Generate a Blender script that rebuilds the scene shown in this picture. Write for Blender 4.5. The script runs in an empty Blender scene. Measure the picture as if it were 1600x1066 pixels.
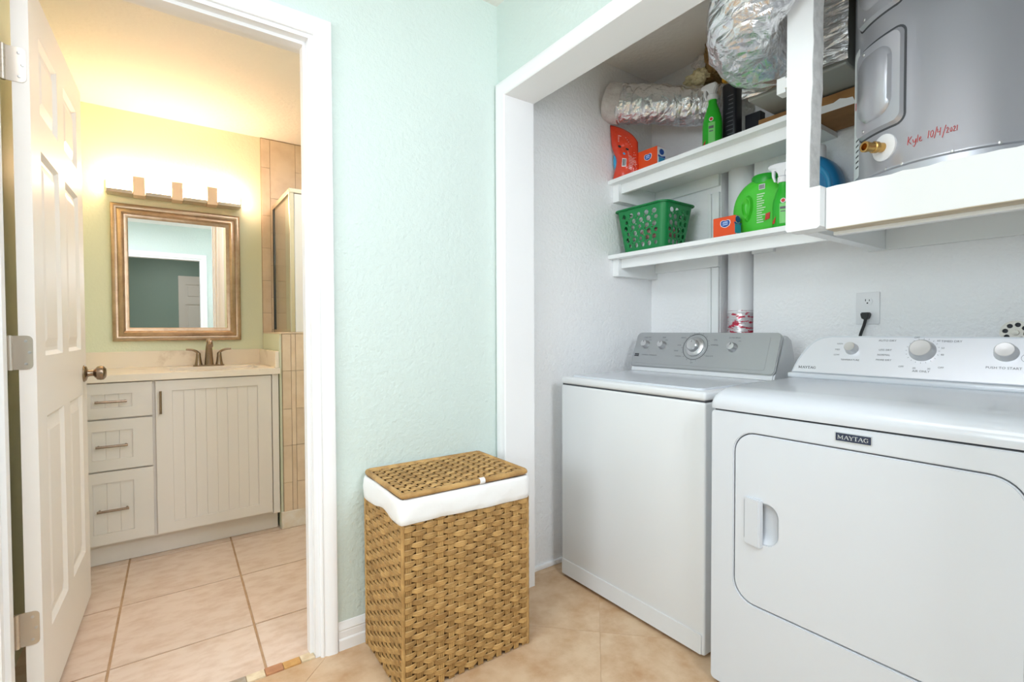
import bpy, bmesh, math, random
from mathutils import Vector, Matrix
from math import sin, cos, pi, radians as rad
random.seed(7)
SC = bpy.context.scene
COL = SC.collection

# ---------------------------------------------------------------- camera
F_PX = 769.68
yaw, pitch, roll = rad(54.340), rad(-1.229), rad(-0.216)
fw = Vector((cos(yaw)*cos(pitch), sin(yaw)*cos(pitch), sin(pitch)))
rt = Vector((sin(yaw), -cos(yaw), 0)); up = rt.cross(fw)
r2 = rt*cos(roll)+up*sin(roll); u2 = -rt*sin(roll)+up*cos(roll)
cam = bpy.data.cameras.new('camera'); cam.sensor_width = 36; cam.sensor_fit = 'HORIZONTAL'
cam.lens = F_PX/1600*36; cam.clip_start = 0.02
co = bpy.data.objects.new('camera', cam); COL.objects.link(co)
co.matrix_world = Matrix(((r2.x, u2.x, -fw.x, 0), (r2.y, u2.y, -fw.y, 0), (r2.z, u2.z, -fw.z, 1.10), (0, 0, 0, 1)))
SC.camera = co

# ---------------------------------------------------------------- light, exposure
SC.view_settings.view_transform = 'Standard'; SC.view_settings.look = 'None'
SC.view_settings.gamma = 1; SC.view_settings.use_curve_mapping = False
SC.view_settings.exposure = 0.1
w = bpy.data.worlds.new('world'); SC.world = w; w.use_nodes = True
w.node_tree.nodes['Background'].inputs[0].default_value = (.9, .95, 1, 1)
w.node_tree.nodes['Background'].inputs[1].default_value = 0.3
SC.cycles.use_denoising = True
SC.cycles.max_bounces = 16; SC.cycles.diffuse_bounces = 10; SC.cycles.glossy_bounces = 8
SC.cycles.sample_clamp_indirect = 8
def area(name, loc, to, sx, sy, power, col=(1, 1, 1)):
    l = bpy.data.lights.new(name, 'AREA'); l.shape = 'RECTANGLE'; l.size = sx; l.size_y = sy
    l.energy = power; l.color = col
    o = bpy.data.objects.new(name, l); COL.objects.link(o); o.location = loc
    o.rotation_euler = (Vector(to)-Vector(loc)).to_track_quat('-Z', 'Y').to_euler()
    return o
# the hall's ceiling panel light, an added soft fill from the side of the hall, the photographer's bounced flash
area('ceiling_panel_lamp', (-0.35, 0.45, 2.41), (-0.35, 0.45, 0), 1.1, 1.1, 21, (.86, .91, 1))
area('hall_fill', (-3.05, 0.15, 1.75), (1.2, 0.7, 1.5), 1.4, 1.2, 50, (.82, .895, 1))  # unseen fill lamp, added to brighten the closet evenly
area('flash_umbrella', (0.86, -0.45, 1.80), (1.05, 1.6, 1.45), 0.45, 0.45, 18, (.86, .91, 1))
area('bathroom_fill', (0.85, 2.35, 2.31), (0.45, 2.35, 0), 0.35, 0.35, 9, (.94, .94, 1))  # added neutral fill out of view, lifts floor, vanity and door
area('green_room_fill', (0.2, -1.9, 2.40), (0.2, -1.9, 0), 0.4, 0.4, 9.0, (1, .98, .95))  # added fill so the green room reads in the mirror

# ---------------------------------------------------------------- materials
def lin(c):
    c = c/255
    return c/12.92 if c <= .04045 else ((c+.055)/1.055)**2.4
def rgb(r, g, b): return (lin(r), lin(g), lin(b), 1)
MATS = {}
def mat(name, col, rough=.5, metal=0, bump=None, col2=None, nscale=6, mixlo=.4, mixhi=.65, coat=0, vary=0, spec=None, detail=6, stretch=None, emit=0, trans=0, alpha=1, wave=None):
    """principled material; col2 mixes in by noise; bump=(scale,strength,distance); vary = per-object brightness spread"""
    m = bpy.data.materials.new(name); m.use_nodes = True; nt = m.node_tree; N = nt.nodes; L = nt.links
    b = N['Principled BSDF']
    b.inputs['Base Color'].default_value = col; b.inputs['Roughness'].default_value = rough; b.inputs['Metallic'].default_value = metal
    if spec is not None: b.inputs['Specular IOR Level'].default_value = spec
    if coat: b.inputs['Coat Weight'].default_value = coat; b.inputs['Coat Roughness'].default_value = .08
    if trans: b.inputs['Transmission Weight'].default_value = trans
    if alpha < 1: b.inputs['Alpha'].default_value = alpha
    if emit: b.inputs['Emission Color'].default_value = col; b.inputs['Emission Strength'].default_value = emit
    tc = N.new('ShaderNodeTexCoord'); mp = N.new('ShaderNodeMapping'); L.new(tc.outputs['Object'], mp.inputs['Vector'])
    if stretch: mp.inputs['Scale'].default_value = stretch
    cout = None
    if col2:
        n = N.new('ShaderNodeTexNoise'); n.inputs['Scale'].default_value = nscale; n.inputs['Detail'].default_value = detail
        n.inputs['Roughness'].default_value = .6
        L.new(mp.outputs[0], n.inputs['Vector'])
        if vary:
            oi = N.new('ShaderNodeObjectInfo'); vm = N.new('ShaderNodeVectorMath'); vm.operation = 'ADD'
            sc = N.new('ShaderNodeVectorMath'); sc.operation = 'SCALE'; sc.inputs[0].default_value = (1, 1, 1); sc.inputs['Scale'].default_value = 1
            ml = N.new('ShaderNodeMath'); ml.operation = 'MULTIPLY'; ml.inputs[1].default_value = 31
            L.new(oi.outputs['Random'], ml.inputs[0]); L.new(ml.outputs[0], sc.inputs['Scale'])
            L.new(mp.outputs[0], vm.inputs[0]); L.new(sc.outputs[0], vm.inputs[1]); L.new(vm.outputs[0], n.inputs['Vector'])
        mr = N.new('ShaderNodeMapRange'); mr.inputs[1].default_value = mixlo; mr.inputs[2].default_value = mixhi
        L.new(n.outputs['Fac'], mr.inputs[0])
        mx = N.new('ShaderNodeMix'); mx.data_type = 'RGBA'; L.new(mr.outputs[0], mx.inputs[0])
        mx.inputs[6].default_value = col; mx.inputs[7].default_value = col2; cout = mx.outputs[2]
    if wave:
        wv = N.new('ShaderNodeTexWave'); wv.inputs['Scale'].default_value = wave[0]; wv.inputs['Distortion'].default_value = wave[1]
        wv.bands_direction = wave[2]; L.new(mp.outputs[0], wv.inputs['Vector'])
        mx = N.new('ShaderNodeMix'); mx.data_type = 'RGBA'; mx.inputs[6].default_value = col; mx.inputs[7].default_value = wave[3]
        if cout: L.new(cout, mx.inputs[6])
        L.new(wv.outputs['Fac'], mx.inputs[0]); cout = mx.outputs[2]
    if vary:
        oi = N.new('ShaderNodeObjectInfo'); hs = N.new('ShaderNodeHueSaturation')
        mr = N.new('ShaderNodeMapRange'); mr.inputs[3].default_value = 1-vary; mr.inputs[4].default_value = 1+vary
        L.new(oi.outputs['Random'], mr.inputs[0]); L.new(mr.outputs[0], hs.inputs['Value'])
        hs.inputs['Color'].default_value = col
        if cout: L.new(cout, hs.inputs['Color'])
        cout = hs.outputs[0]
    if cout: L.new(cout, b.inputs['Base Color'])
    if bump:
        n = N.new('ShaderNodeTexNoise'); n.inputs['Scale'].default_value = bump[0]; n.inputs['Detail'].default_value = bump[3] if len(bump) > 3 else 3
        L.new(mp.outputs[0], n.inputs['Vector'])
        bp = N.new('ShaderNodeBump'); bp.inputs['Strength'].default_value = bump[1]; bp.inputs['Distance'].default_value = bump[2]
        L.new(n.outputs['Fac'], bp.inputs['Height']); L.new(bp.outputs[0], b.inputs['Normal'])
    MATS[name] = m
    return m
M_mint = mat('mint_wall_paint', rgb(208, 221, 216), .55, bump=(75, .6, .005))
M_bath = mat('bath_wall_paint', rgb(223, 229, 205), .55, bump=(95, .3, .004))
M_teal = mat('green_wall_paint', rgb(150, 174, 166), .5, bump=(95, .3, .004))
M_white = mat('white_wall_paint', rgb(243, 243, 244), .5, bump=(70, .7, .006))
M_ceil = mat('ceiling_paint', rgb(236, 234, 230), .7, bump=(45, .5, .006))
M_trim = mat('trim_paint', rgb(240, 240, 241), .32, bump=(30, .05, .002))
M_door = mat('door_paint', rgb(236, 231, 226), .38, bump=(30, .05, .002))
M_shelf = mat('shelf_paint', rgb(238, 240, 240), .4, bump=(40, .15, .002))
M_raw = mat('raw_lumber', rgb(214, 203, 182), .75, col2=rgb(196, 180, 152), nscale=9, stretch=(8, 1, 8), bump=(60, .3, .002))
M_rawgrey = mat('sawn_edge', rgb(222, 222, 220), .85, col2=rgb(200, 200, 198), nscale=30, bump=(150, .6, .003))
M_floor = mat('sand_stone_tile', rgb(212, 184, 152), .42, col2=rgb(184, 144, 104), nscale=9, mixlo=.38, mixhi=.72, detail=9, bump=(40, .12, .002), vary=.02)
M_fgrout = mat('sand_grout', rgb(196, 166, 132), .8)
M_btile = mat('bath_floor_tile', rgb(218, 198, 182), .45, col2=rgb(200, 172, 150), nscale=16, stretch=(.8, 1.6, 1), mixlo=.42, mixhi=.75, bump=(60, .2, .002), vary=.02)
M_bgrout = mat('bath_floor_grout', rgb(184, 154, 122), .9, col2=rgb(168, 136, 104), nscale=20)
M_stile = mat('shower_wall_tile', rgb(226, 206, 182), .35, col2=rgb(216, 194, 168), nscale=10, vary=.03)
M_sgrout = mat('shower_grout', rgb(160, 132, 102), .9)
M_vanity = mat('vanity_paint', rgb(226, 221, 215), .42)
M_quartz = mat('cream_quartz', rgb(238, 228, 214), .22, col2=rgb(206, 190, 172), nscale=5, mixlo=.58, mixhi=.7, detail=10)
M_nickel = mat('brushed_nickel', rgb(204, 194, 182), .34, .85, bump=(200, .05, .001))
M_nickeldk = mat('aged_nickel', rgb(158, 140, 122), .27, 1)
M_bronze = mat('champagne_bronze', rgb(204, 180, 156), .36, .85, bump=(120, .08, .001), col2=rgb(186, 160, 136), nscale=20)
M_steel = mat('satin_steel_knob', rgb(206, 206, 207), .28, .9)
M_alu = mat('aluminium_frame', rgb(226, 218, 204), .25, 1)
M_mirror = mat('mirror_glass', (.96, .97, .97, 1), .01, 1)
M_glass = mat('shower_glass', (.9, .97, .94, 1), .03, 0, trans=1)
M_shade = mat('frosted_lamp_shade', (1, .66, .41, 1), .4, emit=35)
M_enamel = mat('white_enamel', rgb(209, 213, 219), .22, coat=.3)
M_enamelw = mat('washer_enamel', rgb(217, 219, 221), .28, coat=.2)
M_gap = mat('seam_shadow_rubber', rgb(70, 72, 76), .8)
M_console = mat('brushed_silver_fascia', rgb(176, 178, 180), .38, .75, stretch=(1, 1, 60), bump=(40, .05, .001))
M_console2 = mat('pale_silver_fascia', rgb(224, 225, 230), .34, .35, stretch=(1, 1, 60), bump=(40, .04, .001))
M_print = mat('grey_print', rgb(98, 100, 104), .6)
M_print2 = mat('dark_print', rgb(48, 48, 52), .6)
M_navy = mat('navy_badge', rgb(28, 38, 66), .3, coat=.5)
M_silver = mat('silver_letters', rgb(214, 218, 226), .25, .8)
M_tank = mat('grey_tank_paint', rgb(188, 189, 196), .32, .5, coat=.25)
M_brass = mat('brass', rgb(200, 160, 96), .25, 1)
M_plastic = mat('white_plastic', rgb(232, 232, 234), .4)
M_sticker = mat('paper_sticker', rgb(226, 230, 230), .5)
M_red = mat('red_marker', rgb(200, 52, 44), .5)
M_foil = None
M_collar = mat('white_duct_wrap', rgb(226, 222, 220), .6, bump=(25, .8, .02), col2=rgb(205, 196, 196), nscale=10)
M_plen = mat('duct_board_grey', rgb(150, 152, 146), .7, bump=(30, .2, .005))
M_foam = mat('expanding_foam', rgb(240, 228, 190), .8, col2=rgb(186, 156, 106), nscale=9, mixlo=.5, mixhi=.75, bump=(40, .8, .02))
M_card = mat('cardboard', rgb(160, 116, 68), .8, col2=rgb(142, 100, 58), nscale=8)
M_basket = mat('green_basket_plastic', rgb(12, 128, 66), .4)
M_jug = mat('lime_jug_plastic', rgb(72, 198, 52), .32)
M_jugdk = mat('green_cap_plastic', rgb(28, 160, 36), .35)
M_spray = mat('green_bottle_plastic', rgb(40, 176, 40), .3)
M_blue = mat('blue_jug_plastic', rgb(34, 124, 176), .35)
M_blk = mat('black_plastic', rgb(38, 38, 44), .35)
M_yel = mat('yellow_plastic', rgb(240, 180, 30), .4)
M_orange = mat('orange_carton', rgb(238, 82, 24), .55)
M_pouch = mat('red_pouch_film', rgb(222, 62, 30), .3, bump=(18, .5, .02), coat=.3)
M_blueprint = mat('blue_print', rgb(40, 84, 170), .5)
M_cyan = mat('cyan_print', rgb(56, 160, 206), .5)
M_whiteprint = mat('white_print', rgb(236, 236, 238), .5)
M_reed = mat('seagrass_reed', rgb(190, 150, 92), .6, col2=rgb(150, 112, 62), nscale=14, vary=.1, bump=(120, .25, .002))
M_weaveshade = mat('weave_gap_shade', rgb(96, 70, 42), .85)  # dark brown standing in for shade in the weave gaps
M_cloth = mat('white_cotton', rgb(236, 235, 234), .85, bump=(14, .35, .012))
M_cord = mat('black_cord', rgb(22, 22, 24), .45)
M_dark = mat('outlet_slot', rgb(30, 30, 30), .7)
M_iron = mat('white_painted_iron', rgb(222, 218, 208), .5)
def foil(name, scale, rough=.2):
    m = mat(name, (.86, .86, .88, 1), rough, 1)
    nt = m.node_tree; N = nt.nodes; L = nt.links; b = N['Principled BSDF']
    tc = N.new('ShaderNodeTexCoord'); mp = N.new('ShaderNodeMapping'); mp.inputs['Scale'].default_value = scale
    L.new(tc.outputs['Object'], mp.inputs[0])
    n = N.new('ShaderNodeTexNoise'); n.inputs['Scale'].default_value = 9; n.inputs['Detail'].default_value = 8; n.inputs['Distortion'].default_value = 1.2
    v = N.new('ShaderNodeTexVoronoi'); v.feature = 'DISTANCE_TO_EDGE'; v.inputs['Scale'].default_value = 14
    ad = N.new('ShaderNodeMath'); ad.operation = 'MULTIPLY_ADD'; ad.inputs[1].default_value = .5
    L.new(mp.outputs[0], n.inputs[0]); L.new(mp.outputs[0], v.inputs[0])
    L.new(v.outputs[0], ad.inputs[0]); L.new(n.outputs[0], ad.inputs[2])
    bp = N.new('ShaderNodeBump'); bp.inputs['Strength'].default_value = .75; bp.inputs['Distance'].default_value = .03
    L.new(ad.outputs[0], bp.inputs['Height']); L.new(bp.outputs[0], b.inputs['Normal'])
    return m
M_foil = foil('crinkled_foil', (1.05, 1.05, 3.0), .23)
M_foil2 = foil('crinkled_foil_small', (2.4, 1.4, 1))

# ---------------------------------------------------------------- mesh helpers
ORG = {}
def B(): return bmesh.new()
def box(bm, x0, x1, y0, y1, z0, z1, bev=0, seg=2):
    g = bmesh.ops.create_cube(bm, size=1)
    vs = g['verts']
    for v in vs:
        v.co = Vector(((x0+x1)/2+v.co.x*(x1-x0), (y0+y1)/2+v.co.y*(y1-y0), (z0+z1)/2+v.co.z*(z1-z0)))
    if bev:
        es = {e for v in vs for e in v.link_edges}
        bmesh.ops.bevel(bm, geom=list(es), offset=bev, segments=seg, affect='EDGES', profile=.5)
    return bm
def prism(bm, pts, vec):
    """polygon of 3-D points extruded by vec, closed"""
    vec = Vector(vec)
    a = [bm.verts.new(p) for p in pts]; b = [bm.verts.new(Vector(p)+vec) for p in pts]
    n = len(pts)
    fs = [bm.faces.new(a), bm.faces.new(b[::-1])]
    for i in range(n): fs.append(bm.faces.new((a[i], b[i], b[(i+1) % n], a[(i+1) % n])))
    bmesh.ops.recalc_face_normals(bm, faces=fs)
    return bm
def rrect(u0, u1, v0, v1, r, n=6):
    """rounded rectangle outline, ccw; r number or (bl, br, tr, tl)"""
    if not isinstance(r, (tuple, list)): r = (r,)*4
    out = []
    for (cu, cv, rr, a0) in ((u0+r[0], v0+r[0], r[0], 180), (u1-r[1], v0+r[1], r[1], 270), (u1-r[2], v1-r[2], r[2], 0), (u0+r[3], v1-r[3], r[3], 90)):
        for k in range(n+1):
            a = rad(a0+90*k/n); out.append((cu+rr*cos(a), cv+rr*sin(a)))
    return out
def circle(cu, cv, r, n=12, ru=None): return [(cu+(ru or r)*cos(2*pi*k/n), cv+r*sin(2*pi*k/n)) for k in range(n)]
def plate(bm, outer, holes, fn, t, bev=0):
    """2-D outline with holes, triangulated, thickened: fn(u, v, d) -> 3-D point, d in 0..t"""
    tmp = bmesh.new(); es = []
    for lp in [outer]+holes:
        vs = [tmp.verts.new((p[0], p[1], 0)) for p in lp]
        es += [tmp.edges.new((vs[i], vs[(i+1) % len(vs)])) for i in range(len(vs))]
    bmesh.ops.triangle_fill(tmp, use_beauty=True, edges=es, normal=(0, 0, 1))
    tmp.verts.index_update()
    f0 = [bm.verts.new(fn(v.co.x, v.co.y, 0)) for v in tmp.verts]
    f1 = [bm.verts.new(fn(v.co.x, v.co.y, t)) for v in tmp.verts]
    fs = []
    for f in tmp.faces:
        ix = [v.index for v in f.verts]
        fs.append(bm.faces.new([f0[i] for i in ix])); fs.append(bm.faces.new([f1[i] for i in ix[::-1]]))
    for e in tmp.edges:
        if len(e.link_faces) == 1:
            a, b = e.verts[0].index, e.verts[1].index
            fs.append(bm.faces.new((f0[a], f0[b], f1[b], f1[a])))
    bmesh.ops.recalc_face_normals(bm, faces=fs)
    tmp.free(); return bm
def frame_of(axis):
    axis = Vector(axis).normalized()
    h = Vector((0, 0, 1)) if abs(axis.z) < .9 else Vector((1, 0, 0))
    u = axis.cross(h).normalized(); v = axis.cross(u).normalized()
    return u, v, axis
def lathe(bm, prof, loc, axis=(0, 0, 1), n=24, cap=True):
    u, v, a = frame_of(axis); loc = Vector(loc); rings = []
    for (r, h) in prof:
        rings.append([bm.verts.new(loc+a*h+u*(r*cos(2*pi*k/n))+v*(r*sin(2*pi*k/n))) for k in range(n)])
    fs = []
    for i in range(len(rings)-1):
        for k in range(n): fs.append(bm.faces.new((rings[i][k], rings[i][(k+1) % n], rings[i+1][(k+1) % n], rings[i+1][k])))
    if cap: fs += [bm.faces.new(rings[0][::-1]), bm.faces.new(rings[-1])]
    bmesh.ops.recalc_face_normals(bm, faces=fs)
    return bm
def tube(bm, path, r, n=10, closed=False, sq=None):
    """tube along points, r number or list"""
    P = [Vector(p) for p in path]; m = len(P); rings = []
    prev = None
    for i in range(m):
        t = (P[(i+1) % m]-P[i-1]) if closed else (P[min(i+1, m-1)]-P[max(i-1, 0)])
        t.normalize()
        if prev is None: u, v, _ = frame_of(t)
        else:
            u = prev-t*prev.dot(t); u.normalize(); v = t.cross(u)
        prev = u
        rr = r[i] if isinstance(r, (list, tuple)) else r
        rings.append([bm.verts.new(P[i]+u*(rr*cos(2*pi*k/n))+v*(rr*sin(2*pi*k/n))) for k in range(n)])
    fs = []
    for i in range(m if closed else m-1):
        a, b = rings[i], rings[(i+1) % m]
        for k in range(n): fs.append(bm.faces.new((a[k], a[(k+1) % n], b[(k+1) % n], b[k])))
    if not closed: fs += [bm.faces.new(rings[0][::-1]), bm.faces.new(rings[-1])]
    bmesh.ops.recalc_face_normals(bm, faces=fs)
    return bm
def sweep(bm, prof, path_fn, n):
    """prof: closed section points, path_fn(i, p)-> 3-D; n stations"""
    rings = [[bm.verts.new(path_fn(i, p)) for p in prof] for i in range(n)]
    m = len(prof); fs = []
    for i in range(n-1):
        for k in range(m): fs.append(bm.faces.new((rings[i][k], rings[i][(k+1) % m], rings[i+1][(k+1) % m], rings[i+1][k])))
    fs += [bm.faces.new(rings[0][::-1]), bm.faces.new(rings[-1])]
    bmesh.ops.recalc_face_normals(bm, faces=fs)
    return bm
def smooth_path(pts, n=24):
    """Catmull-Rom through the points"""
    P = [Vector(p) for p in pts]; P = [P[0]*2-P[1]]+P+[P[-1]*2-P[-2]]; out = []
    segs = len(P)-3
    for i in range(n+1):
        t = i/n*segs; k = min(int(t), segs-1); t -= k
        a, b, c, d = P[k:k+4]
        out.append(.5*((2*b)+(c-a)*t+(2*a-5*b+4*c-d)*t*t+(3*b-a-3*c+d)*t**3))
    return out

def obj(name, bm, m, parent=None, smooth=35, label=None):
    if parent is not None:
        o0 = ORG.get(parent.name, Vector())
        if o0.length: bmesh.ops.translate(bm, vec=-o0, verts=bm.verts)
    me = bpy.data.meshes.new(name); bm.to_mesh(me); bm.free()
    if m: me.materials.append(m)
    if smooth:
        me.shade_smooth(); me.set_sharp_from_angle(angle=rad(smooth))
    o = bpy.data.objects.new(name, me); COL.objects.link(o)
    if parent is not None:
        o.parent = parent; ORG[o.name] = ORG.get(parent.name, Vector())
    if label: o['label'] = label
    return o
def copy_part(src, parent, name=None, loc=None):
    c = src.copy(); COL.objects.link(c); c.parent = parent
    if loc is not None: c.location = loc
    return c
def thing(name, label, cat, loc, group=None, rotz=0):
    o = bpy.data.objects.new(name, None); COL.objects.link(o); o.empty_display_size = .05
    o.location = loc; o.rotation_euler = (0, 0, rotz); o['label'] = label; o['category'] = cat
    if group: o['group'] = group
    ORG[o.name] = Vector(loc) if not rotz else Vector()
    return o
def tag(o, label, cat, group=None):
    o['label'] = label; o['category'] = cat
    if group: o['group'] = group
    return o
def struct(o, label, cat='wall'):
    o['kind'] = 'structure'; o['label'] = label; o['category'] = cat
    return o
# flat print: a list of outlines laid on a surface through fn(u, v, d)
def prints(name, outlines, fn, m, parent, t=.0006):
    bm = B()
    for lp in outlines: plate(bm, lp, [], fn, t)
    return obj(name, bm, m, parent, smooth=0)
def text_outline(bm, s, size, fn, align='CENTER', t=.0005):
    """built-in font as flat mesh laid through fn"""
    c = bpy.data.curves.new('t', 'FONT'); c.body = s; c.size = size; c.align_x = align; c.resolution_u = 2
    o = bpy.data.objects.new('t', c); COL.objects.link(o)
    dg = bpy.context.evaluated_depsgraph_get(); me = o.evaluated_get(dg).to_mesh()
    vs = [bm.verts.new(fn(v.co.x, v.co.y, t)) for v in me.vertices]
    for p in me.polygons:
        try: bm.faces.new([vs[i] for i in p.vertices])
        except ValueError: pass
    o.evaluated_get(dg).to_mesh_clear(); bpy.data.objects.remove(o); bpy.data.curves.remove(c)
SERIF = {'M': [((0, 0), (0, 1), .12), ((0, 1), (.5, .1), .2), ((.5, .1), (1, 1), .1), ((1, 0), (1, 1), .2), ((-.16, 0), (.16, 0), .07), ((.8, 0), (1.2, 0), .07), ((-.16, 1), (.06, 1), .07), ((.96, 1), (1.2, 1), .07)],
 'A': [((0, 0), (.45, 1), .1), ((.45, 1), (.9, 0), .2), ((.2, .36), (.7, .36), .07), ((-.14, 0), (.18, 0), .07), ((.68, 0), (1.08, 0), .07)],
 'Y': [((0, 1), (.42, .45), .2), ((.84, 1), (.42, .45), .1), ((.42, 0), (.42, .48), .2), ((.2, 0), (.64, 0), .07), ((-.14, 1), (.18, 1), .07), ((.68, 1), (1, 1), .07)],
 'T': [((.4, 0), (.4, 1), .2), ((0, 1), (.8, 1), .09), ((.02, .8), (.02, 1), .08), ((.78, .8), (.78, 1), .08), ((.18, 0), (.62, 0), .07)],
 'G': [((.85, .85), (.45, 1), .1), ((.45, 1), (.1, .75), .16), ((.1, .78), (.08, .28), .2), ((.08, .28), (.45, 0), .16), ((.45, 0), (.86, .12), .1), ((.84, .08), (.84, .45), .18), ((.6, .44), (1, .44), .07), ((.86, .7), (.86, 1), .07)]}
def serif_word(word, h):
    out = []; u = 0
    wd = {'M': 1.42, 'A': 1.12, 'Y': 1.02, 'T': .98, 'G': 1.1}
    for ch in word:
        for (a, b, t) in SERIF[ch]:
            a = Vector(a); b = Vector(b); d = (b-a).normalized(); n = Vector((-d.y, d.x))*t/2
            out.append([((p.x+u)*h, p.y*h) for p in (a-n, b-n, b+n, a+n)])
        u += wd[ch]
    tot = (u-.14)*h
    return [[(p[0]-tot/2, p[1]-h/2) for p in o] for o in out]

# ================================================================ STRUCTURE
Y1, Y2 = 1.714, 1.83           # doorway wall
XO0, XO1, ZO = -.328, .413, 2.06
CX0, CX1 = 1.16, 1.30          # closet front wall
CJ, CJR, CZ = 1.65, .06, 2.054 # closet opening: left jamb, right jamb, head
CB, CL = 2.20, 1.752           # closet back wall, closet left wall
BY, BXL, BXR, BZ = 3.48, -.40, 1.45, 2.325
HZ = 2.44
# doorway wall (mint towards the hall, greener towards the bathroom)
bm = B(); box(bm, -3.3, XO0-.02, Y1, Y2, 0, HZ); box(bm, XO1+.02, CX0, Y1, Y2, 0, HZ); box(bm, XO0-.02, XO1+.02, Y1, Y2, ZO+.02, HZ)
struct(obj('wall_front', bm, M_mint, smooth=0), 'pale mint textured wall with the bathroom doorway in it')
bm = B(); box(bm, CX0, CX1, CJ+.02, Y2, 0, HZ); box(bm, CX0, CX1, -.65, CJR-.02, 0, HZ); box(bm, CX0, CX1, CJR-.02, CJ+.02, CZ+.02, HZ)
struct(obj('wall_right', bm, M_mint, smooth=0), 'pale mint wall above and beside the laundry closet opening')
bm = B(); box(bm, CX1, CB, CL, Y2, 0, HZ)
struct(obj('wall_closet_left', bm, M_white, smooth=0), 'white textured side wall of the laundry closet left of the washer')
bm = B(); box(bm, CX1, CB, -.15, -.05, 0, HZ)
struct(obj('wall_closet_right', bm, M_white, smooth=0), 'white side wall of the laundry closet beyond the dryer')
bm = B(); box(bm, CB, CB+.12, 1.343, Y2, 0, HZ); box(bm, CB, CB+.12, -.15, 1.182, 0, HZ); box(bm, CB+.115, CB+.135, 1.182, 1.343, 0, HZ)
struct(obj('wall_closet_back', bm, M_white, smooth=0), 'white textured back wall of the laundry closet with the vent pipe chase')
bm = B(); box(bm, -3.3, -3.2, -.65, Y1, 0, HZ)
struct(obj('wall_left', bm, M_mint, smooth=0), 'mint wall on the left side of the hall')
# wall behind the camera with the opening into the green room
bm = B(); box(bm, -3.2, -.75, -.75, -.65, 0, HZ); box(bm, .47, CX0, -.75, -.65, 0, HZ); box(bm, -.75, .47, -.75, -.65, 2.04, HZ)
struct(obj('wall_rear', bm, M_mint, smooth=0), 'mint wall behind the camera seen in the bathroom mirror')
bm = B(); box(bm, -1.6, 1.6, -3.12, -3.0, 0, HZ); box(bm, -1.72, -1.6, -3.12, -.75, 0, HZ); box(bm, 1.6, 1.72, -3.12, -.75, 0, HZ)
struct(obj('wall_green_room', bm, M_teal, smooth=0), 'green wall of the far room seen in the mirror')
bm = B(); box(bm, -3.3, CB+.13, -3.12, Y2, HZ, HZ+.05)
struct(obj('ceiling', bm, M_ceil, smooth=0), 'white ceiling over hall and laundry closet', 'ceiling')
# bathroom shell
bm = B(); box(bm, BXL-.1, BXR+.1, BY, BY+.1, 0, BZ+.1)
struct(obj('wall_bathroom_back', bm, M_bath, smooth=0), 'pale green bathroom wall behind the vanity and mirror')
bm = B(); box(bm, BXL-.1, BXL, Y2, BY, 0, BZ+.1)
struct(obj('wall_bathroom_left', bm, M_bath, smooth=0), 'green bathroom wall behind the open door')
bm = B(); box(bm, BXR, BXR+.1, Y2, BY, 0, BZ+.1)
struct(obj('wall_bathroom_right', bm, M_bath, smooth=0), 'bathroom wall at the far end of the shower')
bm = B(); box(bm, BXL-.1, BXR+.1, Y2, BY+.1, BZ, BZ+.05)
struct(obj('ceiling_bathroom', bm, M_ceil, smooth=0), 'textured bathroom ceiling lit warm by the vanity light', 'ceiling')
bm = B(); box(bm, XO0-.02, XO1+.02, Y2-.002, Y2, ZO+.02, BZ); box(bm, BXL, XO0-.02, Y2-.002, Y2+.004, 0, BZ); box(bm, XO1+.02, BXR, Y2-.002, Y2+.004, 0, BZ)
struct(obj('wall_bathroom_front', bm, M_bath, smooth=0), 'bathroom side of the doorway wall')

# floors ---------------------------------------------------------
def clip_poly(poly, x0, x1, y0, y1):
    for (ax, lim, sgn) in ((0, x0, 1), (0, x1, -1), (1, y0, 1), (1, y1, -1)):
        out = []
        for i in range(len(poly)):
            p, q = poly[i], poly[(i+1) % len(poly)]
            ip, iq = sgn*(p[ax]-lim) >= 0, sgn*(q[ax]-lim) >= 0
            if ip: out.append(p)
            if ip != iq:
                t = (lim-p[ax])/(q[ax]-p[ax]); out.append((p[0]+t*(q[0]-p[0]), p[1]+t*(q[1]-p[1])))
        poly = out
        if not poly: return []
    return poly
bm = B(); box(bm, -3.3, CB+.13, -3.1, 1.76, -.06, -.0012)
fl = struct(obj('floor', bm, M_fgrout, smooth=0), 'sand coloured stone look tile floor of hall and closet', 'floor')
s = .4572; a45 = rad(45); ox, oy = 1.289, 1.254
for i in range(-9, 9):
    for j in range(-9, 9):
        q = []
        for (du, dv) in ((0, 0), (1, 0), (1, 1), (0, 1)):
            u = (i+du)*s+(.0007 if du == 0 else -.0007); v = (j+dv)*s+(.0007 if dv == 0 else -.0007)
            q.append((ox+u*cos(a45)-v*sin(a45), oy+u*sin(a45)+v*cos(a45)))
        q = clip_poly(q, -2.2, CB, -.65, 1.712)
        if len(q) < 3: continue
        ar = abs(sum(q[k][0]*q[(k+1) % len(q)][1]-q[(k+1) % len(q)][0]*q[k][1] for k in range(len(q))))/2
        if ar < .002: continue
        cx = sum(p[0] for p in q)/len(q); cy = sum(p[1] for p in q)/len(q)
        bm = B(); prism(bm, [(p[0]-cx, p[1]-cy, -.0012) for p in q], (0, 0, .0012))
        t = obj('floor_tile', bm, M_floor, smooth=0); t.location = (cx, cy, 0); t.parent = fl
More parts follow.
